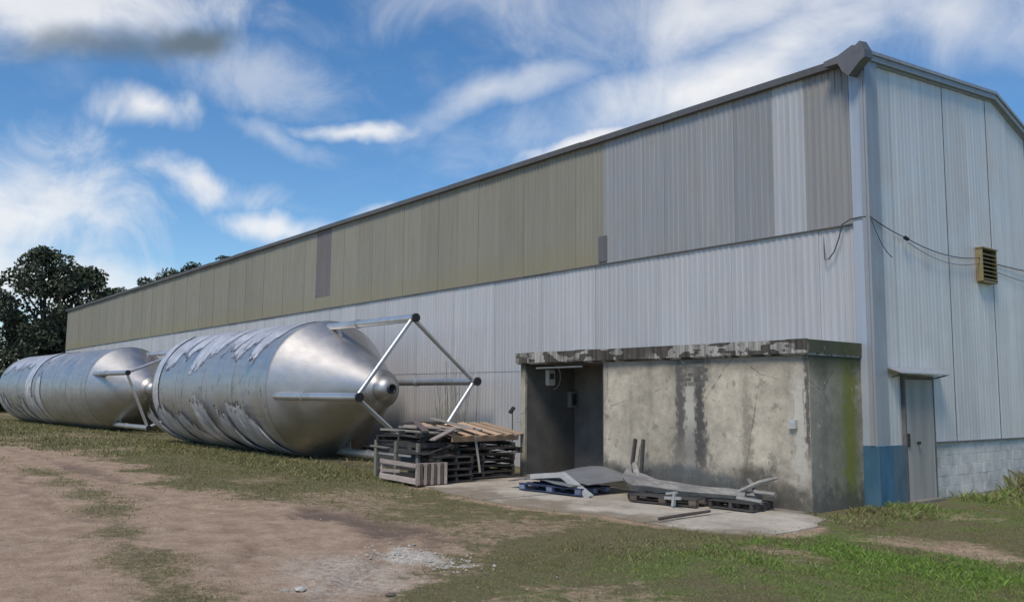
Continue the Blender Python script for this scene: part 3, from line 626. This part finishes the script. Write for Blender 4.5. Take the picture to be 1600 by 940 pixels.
def tank(loc, rz, L, label, legrot=7, coned=True, strips=(), flen=5.0):
    t = empty('steel_tank', loc, (0, 0, rz), label=label, cat='tank', group='stainless steel tanks lying on their sides')
    V, F = revolve([(-L, TR), (-L * .66, TR), (-L * .33, TR), (-.0, TR)]); link('shell', mesh('shell', V, F, True), m_shell, t)
    k = 8; pr = [(-L - .75 * math.sin(i * PI / 2 / k), TR * math.cos(i * PI / 2 / k) + .001) for i in range(k + 1)][::-1]
    V, F = revolve([(a, b) for a, b in pr]); link('end_cap', mesh('end_cap', V, F, True), m_steel, t)
    for x in [-L + .02] + [-L + q for q in np.arange(2.5, L - .6, 2.5)] + [-.02]:
        V, F = revolve([(x - .03, TR + .001), (x - .022, TR + .009), (x + .022, TR + .009), (x + .03, TR + .001)]); link('weld_band', mesh('weld_band', V, F, True), m_weld, t)
    for i, (s0, s1, lo, top, sl_, off, lift, teeth) in enumerate(strips):
        link('film_strip', film_strip(s0, s1, lo, top, sl_, off, i * 3 + int(L * 10), lift, teeth), m_film, t)
        
    if not coned:
        pr = [(.75 * math.sin(i * PI / 2 / k), TR * math.cos(i * PI / 2 / k) + .001) for i in range(k + 1)]
        V, F = revolve(pr); link('end_cap', mesh('end_cap', V, F, True), m_steel, t); return t
    V, F = revolve([(0, TR), (.03, TR - .01), (.06, TR - .03), (2.98, .50), (3.05, .47)]); link('cone', mesh('cone', V, F, True), m_steel, t)
    V, F = revolve([(3.0, .47), (3.0, .54), (3.07, .54), (3.07, .36), (3.10, .36), (3.26, .34), (3.40, .27), (3.47, .17), (3.48, .13)], 40); ol = link('outlet', mesh('outlet', V, F, True), m_steel, t)
    V, F = revolve([(3.47, .135), (3.56, .14), (3.56, .10), (3.45, .10), (3.44, .001)], 24); link('outlet_ring', mesh('outlet_ring', V, F, True), m_ironblack, ol)
    ends = []
    for q in (90, 180, 270, 0):
        a = R(q + legrot); rl = 1.9; py, pz = rl * math.cos(a), TR + rl * math.sin(a); ends.append((py, pz))
        lg = MB().tube([(.25, py, pz), (flen, py, pz)], .11, 20).obj('leg', m_steelpipe, t, smooth=True)
        mb = MB(); mb.tube([(flen - .05, py, pz), (flen + .02, py, pz)], .118, 20); mb.obj('end_plate', m_ironblack, lg, smooth=True)
        MB().tube([(1.95, py, pz), (2.03, py, pz)], .135, 20).obj('flange', m_steelpipe, lg, smooth=True)
        MB().add([(.15, py, pz), (1.0, py, pz), (1.0, py * .82, TR + (pz - TR) * .82), (.35, py * .9, TR + (pz - TR) * .9)] + [(.15, py + .02, pz + .02), (1.0, py + .02, pz + .02), (1.0, py * .82 + .02, TR + (pz - TR) * .82 + .02), (.35, py * .9 + .02, TR + (pz - TR) * .9 + .02)], [(0, 3, 2, 1), (4, 5, 6, 7), (0, 1, 5, 4), (1, 2, 6, 5), (2, 3, 7, 6), (3, 0, 4, 7)]).obj('gusset', m_weld, lg)
    for i in range(4):
        (ya, za), (yb, zb) = ends[i], ends[(i + 1) % 4]; A = Vector((flen - .17, ya, za)); B = Vector((flen - .17, yb, zb)); d = (B - A).normalized() * .08
        MB().tube([A + d, B - d], .062, 14).obj('brace', m_steelpipe, t, smooth=True)
    return t
ST = []
s = -9.9
while s < -.9:       # lower skirts of film, torn along the top, leaning like petals, each lapping the next
    w_ = random.uniform(.75, 1.7); ST.append((s, min(s + w_, -.15), -94, random.uniform(-24, 6), random.uniform(-.75, -.35), random.choice((.010, .022)), random.uniform(.03, .16), random.uniform(.7, 1.5))); s += w_ - random.uniform(-.04, .15)
s = -9.75
while s < -1.2:      # film still lying over the top half
    w_ = random.uniform(.8, 1.9); ST.append((s, min(s + w_, -.2), 130, random.uniform(10, 34), random.uniform(-.5, -.1), random.choice((.008, .014)), .0, random.uniform(.6, 1.5))); s += w_ - random.uniform(-.10, .05)
ST.append((-9.9, -9.3, -60, 75, .05, .02, .03, .5))
tank((-16.2, -2.85, 0), R(2.0), 10.0, 'nearest steel tank, cone ended with four tubular legs, film peeling off its shell', 7, True, ST)
ST2 = [(-11.4, -10.05, -88, 96, -.05, .03, .02, .4), (-10, -9.1, -85, -5, -.2, .012, .02, 1), (-8.9, -8.0, -85, 30, -.2, .012, .02, 1), (-9.8, -8.4, 120, 40, .3, .012, 0, 1)]
ST2 += [(-17.9 + 1.3 * i, -16.6 + 1.3 * i, -90, random.uniform(-25, 0), -.35, .012, .03, 1.2) for i in range(5)] + [(-17.9 + 1.6 * i, -16.3 + 1.6 * i, 122, random.uniform(15, 35), .3, .012, 0, 1) for i in range(4)]
tank((-38.0, -3.0, 0), R(3.7), 18.3, 'farther steel tank at the left edge, dull shell, cone pointing at the nearest', -22, True, ST2)
# ring of dark banding pulled round the near tank's far rim
# ---------------------------------------------------------------- pallets, crates, planks
def part(name, me, mat, parent, loc=(0, 0, 0), rot=(0, 0, 0)):
    o = link(name, me, None, parent, loc, rot)
    if not me.materials: me.materials.append(mat)
    return o
_bm = {}
def boxmesh(lx, ly, lz, mat, bev=.004, tagk=0):
    k = (round(lx, 3), round(ly, 3), round(lz, 3), mat.name, tagk)
    if k not in _bm:
        me = MB().box(-lx / 2, lx / 2, -ly / 2, ly / 2, 0, lz, .004).mesh('board', bevel=bev); me.materials.append(mat); _bm[k] = me
    return _bm[k]
def pallet(loc, rot, L, D, label, mat, blockmat=None, n=7, group='wooden pallets piled by the annex', miss=0.0):
    """boards run along X over three stringers along Y; L = X length, D = Y depth"""
    t = empty('pallet', loc, rot, label=label, cat='pallet', group=group)
    for i in range(3):
        x = (-.5 + i / 2) * (L - .10)
        if blockmat:
            for j in range(3): part('block', boxmesh(.14, .12, .09, blockmat), None, t, (x * .96, (-.5 + j / 2) * (D - .13), .022))
        else: part('stringer', boxmesh(.06, D, .09, mat), None, t, (x, 0, .022))
    w_ = .10
    for i in range(n):
        if miss and random.random() < miss: continue
        y = -D / 2 + w_ / 2 + i * (D - w_) / (n - 1); part('board', boxmesh(L, w_, .022, mat, tagk=i % 3), None, t, (0, y + random.uniform(-.008, .008), .112), (0, 0, R(random.uniform(-.8, .8))))
    for i in range(3): part('board', boxmesh(L, w_, .022, mat, tagk=i), None, t, (0, (-.5 + i / 2) * (D - w_), 0))
    return t
ords = ['bottom', 'second from the bottom', 'third from the bottom', 'fourth from the bottom', 'fifth from the bottom', 'sixth from the bottom', 'seventh from the bottom']
for i in range(6):
    pallet((-8.55 + random.uniform(-.05, .08), -2.95 + random.uniform(-.09, .09), .05 + i * .136), (0, R(random.uniform(-.8, .8)), R(90 + random.uniform(-4, 4))), 1.85, 1.25, 'dark weathered pallet, %s in the stack against the annex' % ords[i], m_woodold if i % 3 else m_woodbrown, miss=.12)
dc = empty('slatted_crate', (-9.95, -4.72, .03), (0, 0, R(2)), label='blackened tall crate with grey corner posts behind the bleached crate', cat='crate')
for (x, y) in ((0, 0), (.86, 0), (1.75, 0), (0, 1.05), (1.75, 1.05)): part('corner_post', boxmesh(.09, .07, .84, m_woodgrey2), None, dc, (x, y, 0))
for z in (.05, .22, .39, .56, .73):
    for y in (.035, 1.02): part('slat', boxmesh(1.74, .022, .12, m_woodold), None, dc, (.875, y + random.uniform(-.01, .01), z))
    part('slat', boxmesh(.022, 1.04, .12, m_woodold), None, dc, (1.76, .52, z))
for k in range(6): part('bottom_board', boxmesh(1.74, .15, .02, m_woodold, tagk=k % 2), None, dc, (.875, .12 + k * .165, .78))
for i in range(2):
    pallet((-9.1 + i * .12, -4.15, .87 + i * .137), (0, R(-1.5 + 3 * i), R(6 - 10 * i)), 1.75, 1.05, 'blackened pallet, %s of the two on the tall dark crate' % ['lower', 'upper'][i], m_woodold, miss=.2)
for i in range(4):
    pallet((-7.95 + random.uniform(-.04, .04), -4.02 + random.uniform(-.05, .05), .04 + i * .137), (0, 0, R(90 + random.uniform(-5, 5))), .9, .7, 'small dark pallet, %s in the low stack right of the bleached crate' % ords[i], m_woodold, miss=.1)
# the new bright pallet, back edge propped up
np_ = empty('pallet', (-7.98, -2.93, .865), (0, R(11), R(3)), label='bright new pine pallet tilted on top of the dark stack', cat='pallet', group='wooden pallets piled by the annex')
for x in (-.03, -1.2): part('stringer', boxmesh(.05, 2.0, .13, m_woodnew), None, np_, (x, 0, .02))
for k, y in enumerate((-.96, -.55, -.14, .27, .62, .96)): part('board', boxmesh(1.30, .20, .03, m_woodnew, tagk=k % 3), None, np_, (-.62, y, .152), (0, 0, R(random.uniform(-3, 3) + 6)))
for k, x in enumerate((-.36, -.88)): part('board', boxmesh(.50, 2.0, .025, m_woodbrown, tagk=k), None, np_, (x, 0, .07))
MB().box(-9.22, -9.06, -3.7, -2.2, .87, 1.09).obj('timber_block', m_woodold, label='long dark block propping the back edge of the new pine pallet', cat='timber block')
# slatted crate in front
cr = empty('slatted_crate', (-7.45, -5.17, .03), (0, 0, R(-4)), label='bleached open slatted crate at the front left of the pallet heap', cat='crate')
for (x, y) in ((-1.70, .03), (-.03, .03), (-1.70, .72), (-.03, .72)): part('corner_post', boxmesh(.055, .055, .46, m_woodpink), None, cr, (x, y, 0))
for z in (.03, .20, .37):
    part('slat', boxmesh(1.72, .022, .095 if z > .1 else .12, m_woodpink), None, cr, (-.865, -.01, z)) if z != .20 else None
    part('slat', boxmesh(1.72, .022, .10, m_woodbrown), None, cr, (-.865, .76, z))
part('slat', boxmesh(.9, .022, .06, m_woodpink), None, cr, (-1.2, -.008, .2), (0, R(-3), 0))
for i in range(9): part('slat', boxmesh(.022, .065, .45, m_woodbrown if i % 2 else m_woodpink), None, cr, (.012, .045 + i * .083, .01), (R(random.uniform(-1.5, 1.5)), 0, 0))
part('slat', boxmesh(.022, .74, .07, m_woodpink), None, cr, (-.02, .37, .40)); part('bottom_board', boxmesh(1.68, .7, .02, m_woodbrown), None, cr, (-.865, .375, .02))
# loose planks on the left heap
PL = [((-9.9, -4.6, 1.10), (-8.0, -4.3, 1.08), .16, .04, m_woodgrey, 'pale grey plank along the front of the left heap'),
      ((-9.7, -4.2, 1.16), (-7.7, -3.9, 1.13), .18, .035, m_woodgrey, 'wide silvery plank lying in the middle of the left heap'),
      ((-9.6, -3.9, 1.32), (-8.0, -4.6, 1.13), .15, .035, m_woodbrown, 'brown plank slanting down across the left heap'),
      ((-9.3, -3.6, 1.36), (-7.6, -3.4, 1.14), .14, .04, m_woodgrey, 'thin grey plank with its left end raised highest'),
      ((-7.9, -3.9, 1.18), (-7.35, -4.85, .97), .13, .035, m_woodpink, 'short pale plank hanging off the front of the heap'),
      ((-9.2, -4.4, 1.20), (-7.4, -3.7, 1.19), .12, .04, m_woodpink, 'bleached plank reaching from the left heap to the dark stack'),
      ((-9.8, -4.1, 1.24), (-8.8, -3.5, 1.28), .15, .04, m_woodold, 'black plank stub at the back of the left heap'),
      ((-7.62, -3.55, 1.06), (-7.55, -3.45, .22), .035, .05, m_woodgrey, 'thin pale lath leaning upright against the dark pallet stack'),
      ((-8.3, -4.5, .55), (-7.5, -4.25, .82), .14, .03, m_woodold, 'dark plank sticking out between crate and stack'),
      ((-10.2, -4.7, .70), (-9.4, -4.7, .68), .13, .04, m_woodgrey, 'grey board end jutting out at the far left of the heap'),
      ((-8.9, -4.75, .60), (-7.7, -4.62, .64), .16, .05, m_woodold, 'black board above the crate rim')]
for a, b, w_, h_, mt, lab in PL:
    A, B = Vector(a), Vector(b); d = B - A; o = link('plank', boxmesh(d.length, w_, h_, mt), None, None, (A + B) / 2, label=lab, cat='plank', group='loose planks on the pallet heap'); o.rotation_euler = (R(random.uniform(-6, 6)), -math.asin(d.normalized().z), math.atan2(d.y, d.x))

# blue pallet with old roofing sheets and bent angle iron
pallet((-4.88, -3.28, .045), (0, 0, R(8)), 1.62, .95, 'dark blue pallet under the grey sheets on the apron', m_bluewood, m_bluepale, 5, group=None)
def shroud(off, seed, x0, x1, y0, y1):
    V = []; F = []; nx_, ny_ = 26, 16
    for i in range(nx_ + 1):
        for j in range(ny_ + 1):
            u, v = i / nx_, j / ny_; x = x0 + (x1 - x0) * u; y = y0 + (y1 - y0) * v + .05 * math.sin(u * 5 + seed)
            z = .215 + .24 * math.exp(-((u - .45) / .42) ** 2) * (.25 + .75 * v) + off + .015 * mnoise.noise(Vector((u * 6, v * 6, seed))) - .06 * max(0, .25 - u) * 4
            V.append((x, y, z))
    for i in range(nx_):
        for j in range(ny_): a = i * (ny_ + 1) + j; F.append((a, a + ny_ + 1, a + ny_ + 2, a + 1))
    return mesh('roofing_sheet', V, F, True)
for i, (off, x0, x1, y0, y1, lab) in enumerate(((0, -6.15, -4.15, -3.72, -2.2, 'lower dull grey bent roofing sheet on the blue pallet'), (.035, -5.9, -4.0, -3.5, -2.1, 'upper dull grey roofing sheet bulging over the blue pallet'))):
    o = link('roofing_sheet', shroud(off, i * 3, x0, x1, y0, y1), m_oldsheet, label=lab, cat='metal sheet'); md = o.modifiers.new('thickness', 'SOLIDIFY'); md.thickness = .018
mb = MB(); pts = [(-5.35, -3.72, .36), (-4.62, -3.55, .44), (-3.86, -3.5, .06)]
for p, q in zip(pts[:-1], pts[1:]): mb.bar(p, q, .13, .02).bar((p[0], p[1] - .06, p[2] - .04), (q[0], q[1] - .06, q[2] - .04), .018, .09)
mb.obj('angle_iron', m_angle, label='pale bent angle iron resting on the sheets with one end on the slab', cat='angle iron')

# long silver timber frame on a low dark pallet
lt = empty('forked_timber', (0, 0, 0), label='long silvered timber with forked ends lying in front of the annex wall', cat='timber')
def organic(pts, r, n=6, seed=0):
    P2 = []; R2 = []
    for i in range(len(pts) - 1):
        for k in range(5): t = k / 5; P2.append(Vector(pts[i]).lerp(Vector(pts[i + 1]), t)); R2.append(r[i] * (1 - t) + r[i + 1] * t)
    P2.append(Vector(pts[-1])); R2.append(r[-1])
    P2 = [p + Vector([mnoise.noise(p * 1.7 + Vector((seed, k * 5, 0))) * .03 for k in range(3)]) for p in P2]; R2 = [q * (1 + .2 * mnoise.noise(p * 4)) for p, q in zip(P2, R2)]
    return MB().tube(P2, R2, n)
organic([(-3.95, -2.35, .55), (-3.72, -2.62, .38), (-3.2, -2.9, .29), (-2.2, -2.75, .27), (-1.1, -2.45, .24)], [.06, .14, .125, .095, .07], seed=1).obj('beam', m_timber, lt)
organic([(-3.6, -2.5, .40), (-3.0, -2.6, .30), (-2.0, -2.5, .27), (-.95, -2.2, .26)], [.08, .09, .085, .07], seed=4).obj('beam', m_timber, lt)
MB().bar((-3.96, -2.33, .25), (-4.14, -1.98, 1.08), .07, .05, (1, 0, 0)).obj('prong', m_woodold, lt)
MB().bar((-3.70, -2.30, .25), (-3.92, -1.98, 1.08), .07, .05, (1, 0, 0)).obj('prong', m_woodold, lt)
MB().bar((-3.84, -2.32, .3), (-4.02, -1.97, .98), .05, .03, (1, 0, 0)).obj('prong', m_timber, lt, label='pale middle prong')
organic([(-3.78, -2.4, .62), (-3.5, -2.6, .35)], [.05, .07], seed=6).obj('fork', m_timber, lt, smooth=True)
organic([(-1.35, -2.4, .28), (-.95, -2.25, .48), (-.72, -2.05, .56)], [.045, .04, .03], seed=7).obj('fork', m_timber, lt, smooth=True)
organic([(-1.30, -2.1, .50), (-1.0, -2.25, .30), (-.62, -2.25, .30)], [.04, .05, .05], seed=9).obj('fork', m_timber, lt, smooth=True)
organic([(-1.2, -2.55, .2), (-.72, -2.5, .18)], [.05, .045], seed=12).obj('fork', m_timber, lt, smooth=True)
pallet((-2.4, -2.85, .04), (0, 0, R(12)), 1.35, .8, 'low dark pallet under the long silvered timber', m_woodold, m_woodbrown, 5, group=None)
pallet((-1.2, -2.45, .04), (0, 0, R(6)), .9, .7, 'broken dark pallet end under the right forks of the silvered timber', m_woodold, None, 4, group=None)
MB().tube([(-3.15, -3.2, .10), (-3.0, -2.7, .11)], .07, 14).obj('pipe_offcut', m_ironblack, smooth=True, label='short black pipe offcut beside the left end of the low pallet', cat='pipe')
mb = MB(); mb.bar((-1.98, -3.32, .05), (-1.95, -3.30, .30), .06, .05, (1, 0, 0)).bar((-2.2, -3.28, .17), (-1.8, -3.33, .20), .04, .05).bar((-2.15, -3.3, .25), (-1.9, -3.31, .29), .04, .04)
mb.obj('bracket', m_angle, label='small white bracket standing before the long timber', cat='bracket')
MB().tube([(-.93, -4.86, .075), (-1.0, -4.2, .075), (-1.03, -3.5, .08)], [.025, .028, .022], 8).obj('rusty_rod', m_woodbrown, smooth=True, label='brown rusty rod lying across the concrete slab', cat='rod')
MB().box(-17.9, -15.2, -.75, -.5, .05, .20).obj('sleeper', m_woodgrey, label='grey timber sleeper on the ground beside the near tank cone', cat='sleeper')

# ---------------------------------------------------------------- stones and rubble
def stone(name, loc, r_, seed, mat, parent=None, flat=.5, **k):
    bm = bmesh.new(); bmesh.ops.create_icosphere(bm, subdivisions=2, radius=r_)
    for v in bm.verts: n = 1 + .45 * mnoise.noise(v.co * (1.4 / r_) + Vector((seed * 3.1, 0, 0))); v.co = Vector((v.co.x * n * 1.3, v.co.y * n, v.co.z * n * flat))
    me = bpy.data.meshes.new(name); bm.to_mesh(me); bm.free(); o = link(name, me, mat, parent, loc, (0, 0, seed * 1.3), **k); return o
def gz(x, y): return float(gheight(np.array([[x, y]]))[0])
for i, (x, y, r_, lab) in enumerate(((-.19, -11.31, .045, 'smaller white stone on the dirt track, left of a pair'), (-.12, -11.18, .06, 'larger white stone on the dirt track, right of a pair'), (.76, -10.63, .045, 'flat brownish stone alone at the bottom of the dirt track'))):
    stone('stone', (x, y, gz(x, y) + .01), r_, i + 1, m_stone if i < 2 else m_woodbrown, flat=.35, label=lab, cat='stone')
mb = MB()
for i in range(5000):
    if i < 500: x = -.8 + random.gauss(0, .5); y = -9.25 + random.gauss(0, .22); s_ = random.uniform(.008, .035)
    else: x = random.uniform(-12, 2); y = random.uniform(-13.5, -8); s_ = random.uniform(.003, .008) * (2.2 if random.random() < .08 else 1)
    z = gz(x, y) if i < 60 else None
    mb.V.append((x, y, s_))
pts = np.array(mb.V); zs = gheight(pts[:, :2]); mb = MB()
for (x, y, s_), z in zip(pts, zs):
    a = random.uniform(0, 6.28); V = [(x + s_ * math.cos(a + k * 1.57) * random.uniform(.7, 1.2), y + s_ * math.sin(a + k * 1.57) * random.uniform(.7, 1.2), z - .004) for k in range(4)] + [(x, y, z + s_ * random.uniform(.4, .8))]
    mb.add(V, [(0, 1, 4), (1, 2, 4), (2, 3, 4), (3, 0, 4)])
mb.obj('rubble', m_stone, kind='stuff', label='pale chalky rubble and pebbles scattered on the dirt track', cat='rubble')

# ---------------------------------------------------------------- grass
def grass():
    cells = []; cand = []
    def add(n, x0, x1, y0, y1, h, wd):
        P = np.column_stack([rng.uniform(x0, x1, n), rng.uniform(y0, y1, n)]); cand.append((P, h, wd))
    add(460000, -6, 4.8, -12.8, -2.0, .020, .0038); add(140000, 1.0, 5.0, -6.5, 3.0, .020, .0036); add(110000, -22, -6, -12.5, -4.2, .038, .009)
    add(60000, -60, -20, -16, -4.0, .085, .03); add(30000, -3, .8, -12.9, -8, .022, .004); add(9000, .15, 4, 2.2, 8, .10, .012); add(8000, -48, -11, -6, -.3, .10, .02); add(26000, -28, -9.5, -6.2, -3.9, .07, .013)
    add(5000, -9.5, 1.2, -5.6, -4.5, .05, .006); add(2500, -.15, 1.3, -2.6, .6, .06, .007)
    for (cx, cy, r_, n, h) in ((.4, -.9, .5, 1500, .09), (.5, .1, .3, 500, .08), (-.3, 6.2, 1.5, 2500, .3), (2.9, -4.8, 1.2, 12000, .034), (1.2, -6.2, .7, 2200, .045), (.2, -7.2, .5, 1200, .04)):
        P = np.column_stack([rng.normal(cx, r_, n), rng.normal(cy, r_ * .4, n)]); cand.append((P, h, .008))
    Vs = []; T = []; base = 0
    for (P, h, wd) in cand:
        d, l, mu, pa = zones(P); cl = fbm(P, 5.0, 3); pr = (1 - d) ** 1.6 * sstep(cl, .18, .5) * (1 - .9 * mu) * (1 - .8 * pa)
        keep = (rng.random(len(P)) < pr) & (pdist(P, SLAB) < .02 + .05 * rng.random(len(P)) + .9 * np.maximum(0, fbm(P, 1.3, 3) - .5)) & ~((P[:, 0] < .12) & (P[:, 1] > -.14)) & ~((P[:, 0] < .08) & (P[:, 1] > -1.8) & (P[:, 0] > -8.3))
        P = P[keep]; l = l[keep]; cl = cl[keep]; n = len(P); z = gheight(P) - .004 + .02 * (pdist(P, SLAB) > 0)
        hh = h * rng.uniform(.45, 1.3, n) * (1 + .8 * l) * (.6 + .9 * cl); a = rng.uniform(0, 2 * PI, n); ww = wd * rng.uniform(.6, 1.3, n)
        le = rng.uniform(.15, 1.0, n) * hh; b = rng.uniform(0, 2 * PI, n)
        dx, dy = np.cos(a) * ww / 2, np.sin(a) * ww / 2; lx, ly = np.cos(b) * le, np.sin(b) * le
        v0 = np.column_stack([P[:, 0] - dx, P[:, 1] - dy, z]); v1 = np.column_stack([P[:, 0] + dx, P[:, 1] + dy, z])
        v2 = np.column_stack([P[:, 0] + lx * .4 + dx * .7, P[:, 1] + ly * .4 + dy * .7, z + hh * .62]); v3 = np.column_stack([P[:, 0] + lx, P[:, 1] + ly, z + hh * .95])
        Vs.append(np.stack([v0, v1, v2, v3], 1).reshape(-1, 3)); t = np.clip(l * .8 + rng.normal(0, .18, n), 0, 1); T.append(np.repeat(np.column_stack([t, rng.random(n)]), 4, 0))
    V = np.concatenate(Vs); T = np.concatenate(T); nb = len(V) // 4
    F = np.arange(nb)[:, None] * 4 + np.array([[0, 1, 2, 0, 2, 3]]); F = F.reshape(-1)
    me = bpy.data.meshes.new('grass'); me.vertices.add(len(V)); me.vertices.foreach_set('co', V.ravel().astype('f4')); me.loops.add(len(F)); me.loops.foreach_set('vertex_index', F.astype('i4'))
    me.polygons.add(len(F) // 3); me.polygons.foreach_set('loop_start', np.arange(0, len(F), 3, dtype='i4')); me.update(calc_edges=True)
    for k, nm in enumerate(('green', 'vary')): at = me.attributes.new(nm, 'FLOAT', 'POINT'); at.data.foreach_set('value', T[:, k].astype('f4'))
    print('blades', nb); return me
M = Mat('grass blade', (.23, .205, .095), .75, spec=.25); M.mix(M.attr('green'), (.17, .31, .045)); M.value(M.ramp(M.attr('vary'), 0, 1, .6, 1.45)); M.mix(M.ramp(M.attr('vary'), .78, .9, 0, .55), (.27, .23, .13)); m_grass = M.done()
link('grass', grass(), m_grass, kind='stuff', label='short worn grass between the track, the tanks and the buildings', cat='grass')

# ---------------------------------------------------------------- trees and weeds
M = Mat('dark foliage', (.07, .085, .052), .7, spec=.25); M.value(M.ramp(M.attr('vary'), 0, 1, .55, 1.5)); m_leaf = M.done()
M = Mat('weed leaf', (.07, .105, .035), .7, spec=.25); M.value(M.ramp(M.attr('vary'), 0, 1, .6, 1.4)); m_weed = M.done()
m_bark = simple('bark', (.10, .085, .07), .95, .3, 3, stretch=(3, 3, .6), bump=.7, bd=.05)
def leafcloud(name, centers, radii, nper, size, mat, parent, seed=0, flat=.75):
    r = np.random.default_rng(seed); C = []; 
    for c, rad in zip(centers, radii):
        n = int(nper * rad ** 2); d = r.normal(size=(n, 3)); d /= np.linalg.norm(d, axis=1)[:, None]; q = d * (rad * r.uniform(.35, 1.0, n) ** .5)[:, None] * np.array([1, 1, flat]); C.append(q + np.array(c))
    C = np.concatenate(C); n = len(C); a = r.normal(size=(n, 3)); a /= np.linalg.norm(a, axis=1)[:, None]; b = np.cross(a, r.normal(size=(n, 3))); b /= np.linalg.norm(b, axis=1)[:, None]
    s = size * r.uniform(.5, 1.4, n)[:, None]; V = np.stack([C - a * s, C + b * s * .6, C + a * s, C - b * s * .6], 1).reshape(-1, 3); F = np.arange(n * 4)
    me = bpy.data.meshes.new(name); me.vertices.add(n * 4); me.vertices.foreach_set('co', V.ravel().astype('f4')); me.loops.add(n * 4); me.loops.foreach_set('vertex_index', F.astype('i4')); me.polygons.add(n); me.polygons.foreach_set('loop_start', np.arange(0, n * 4, 4, dtype='i4')); me.update(calc_edges=True)
    at = me.attributes.new('vary', 'FLOAT', 'POINT'); at.data.foreach_set('value', np.repeat(r.random(n), 4).astype('f4')); return link(name, me, mat, parent)
def tree(x, y, h, spread, label, seed, nclump=34, base=.32, dens=60, group='trees beyond the far end of the warehouse', size=.24):
    r = random.Random(seed); t = empty('tree', (x, y, 0), label=label, cat='tree', group=group)
    mb = MB(); top = Vector((r.uniform(-.5, .5), r.uniform(-.5, .5), h * .78)); pts = [Vector((0, 0, -.1)), Vector((.1, .1, h * .25)), Vector((-.15, .2, h * .5)), top]; mb.tube(pts, [h * .028, h * .022, h * .015, h * .006], 10)
    cs = []; rs = []
    for i in range(nclump):
        f = r.uniform(base, 1.0); z = h * f; prof_ = math.sin(min(1, (f - base + .12) / (1.1 - base)) * PI) ** .7; rad = spread * prof_ * r.uniform(.25, 1.0); a = r.uniform(0, 2 * PI); c = Vector((rad * math.cos(a), rad * math.sin(a), min(z, h * .95)))
        cs.append(c); rs.append(r.uniform(.10, .19) * spread * 1.35)
        if i % 2 == 0: k = max(0, c.z - rad * .8); st = Vector((0, 0, k * .85)); mb.tube([st, st.lerp(c, .5) + Vector((0, 0, -.3)), c], [h * .009, h * .006, h * .002], 6)
    mb.obj('trunk', m_bark, t, smooth=True); leafcloud('crown', cs, rs, dens, size, m_leaf, t, seed); return t
tree(-86, 1.2, 16.0, 5.2, 'tall dark rounded tree, tallest of the clump at the left edge', 3, 70, dens=110, size=.19)
tree(-88, 5.4, 14.6, 5.2, 'dark tree just left of the warehouse far end, right of the tallest', 8, 60, dens=150, size=.19)
tree(-82, -3.8, 12.2, 5.0, 'lower bushy tree at the very left edge', 12, 54, base=.12, dens=130, size=.19)
tree(-86, 1.5, 9.0, 6.0, 'low dense tree filling the gap behind the farther tank', 15, 56, base=.06, dens=120, size=.2)
tree(-100, -10, 12, 7, 'wide dark tree behind the lower bushy one', 19, 44, base=.08, dens=50, size=.3)
tree(-95, 9.0, 13.0, 5.5, 'tree whose top just shows above the far roof edge', 22, 40)
for i, (x, y, h, s_, lab) in enumerate(((-106, 16, 16.6, 6.5, 'crown peeping over the roof, leftmost of the roofline trees'), (-97, 16, 16.4, 6, 'low tufted crown along the roofline, second from the left'), (-88, 16, 16.3, 5, 'small crown tip over the roofline, second from the right'), (-78.4, 16, 16.5, 2.6, 'tiniest crown tip over the roofline, rightmost'))):
    tree(x, y, h, s_, lab, 30 + i, 40, dens=110, group='trees behind the warehouse roof', size=.19)
leafcloud('hedge', [(-92 + random.uniform(-6, 6), -24 + i * 1.5, random.uniform(.8, 3.5)) for i in range(34)], [2.2] * 34, 70, .3, m_leaf, None, 77)
tag(bpy.data.objects['hedge'], 'dark overgrown hedge at the foot of the far trees', 'hedge', kind='stuff')
def shrub(x, y, h, w_, lab, seed, n=14, dens=260, size=.05):
    t = empty('weed_bush', (x, y, 0), label=lab, cat='bush'); r = random.Random(seed); cs = [(r.uniform(-w_, w_), r.uniform(-w_, w_) * .6, r.uniform(.15, 1) * h) for _ in range(n)]
    mb = MB()
    for c in cs: mb.tube([(c[0] * .2, c[1] * .2, 0), c], [.02, .006], 5)
    mb.obj('stem', m_stalk, t); leafcloud('leaves', cs, [w_ * .45] * n, dens, size, m_weed, t, seed)
shrub(-29.6, -2.0, 1.3, 1.0, 'green weeds growing in the gap between the two tanks', 5, dens=200, size=.08)
shrub(-8.35, -1.35, 1.9, .28, 'leafy creeper growing up beside the annex left corner', 6, n=10, dens=700, size=.04)
shrub(-12.2, -1.3, .8, .7, 'scrubby weeds behind the pallet heap under the tank frame', 9, dens=300, size=.05)
t = empty('dry_weed', (-12.6, -.75, 0), label='tall dry bare weed stalks standing behind the tank legs', cat='weed')
mb = MB()
for i in range(30):
    x = random.gauss(0, .45); y = random.uniform(-.25, .25); h = random.uniform(1.2, 3.0); mb.tube([(x * .5, y, 0), (x * .8, y, h * .5), (x + random.uniform(-.15, .15), y + random.uniform(-.1, .1), h)], [.010, .008, .004], 5)
    for k in range(3): z = h * random.uniform(.45, .95); mb.tube([(x * .85, y, z), (x * .85 + random.uniform(-.18, .18), y + random.uniform(-.1, .1), z + random.uniform(.1, .3))], [.004, .002], 4)
mb.obj('stalk', m_stalk, t)
MB().bar((-8.60, -1.75, 1.52), (-8.50, -1.7, 1.66), .10, .07).tube([(-8.53, -1.72, .0), (-8.53, -1.72, 1.55)], .012, 8).obj('black_post', m_ironblack, label='thin stake with a small black head beside the annex left corner', cat='stake')
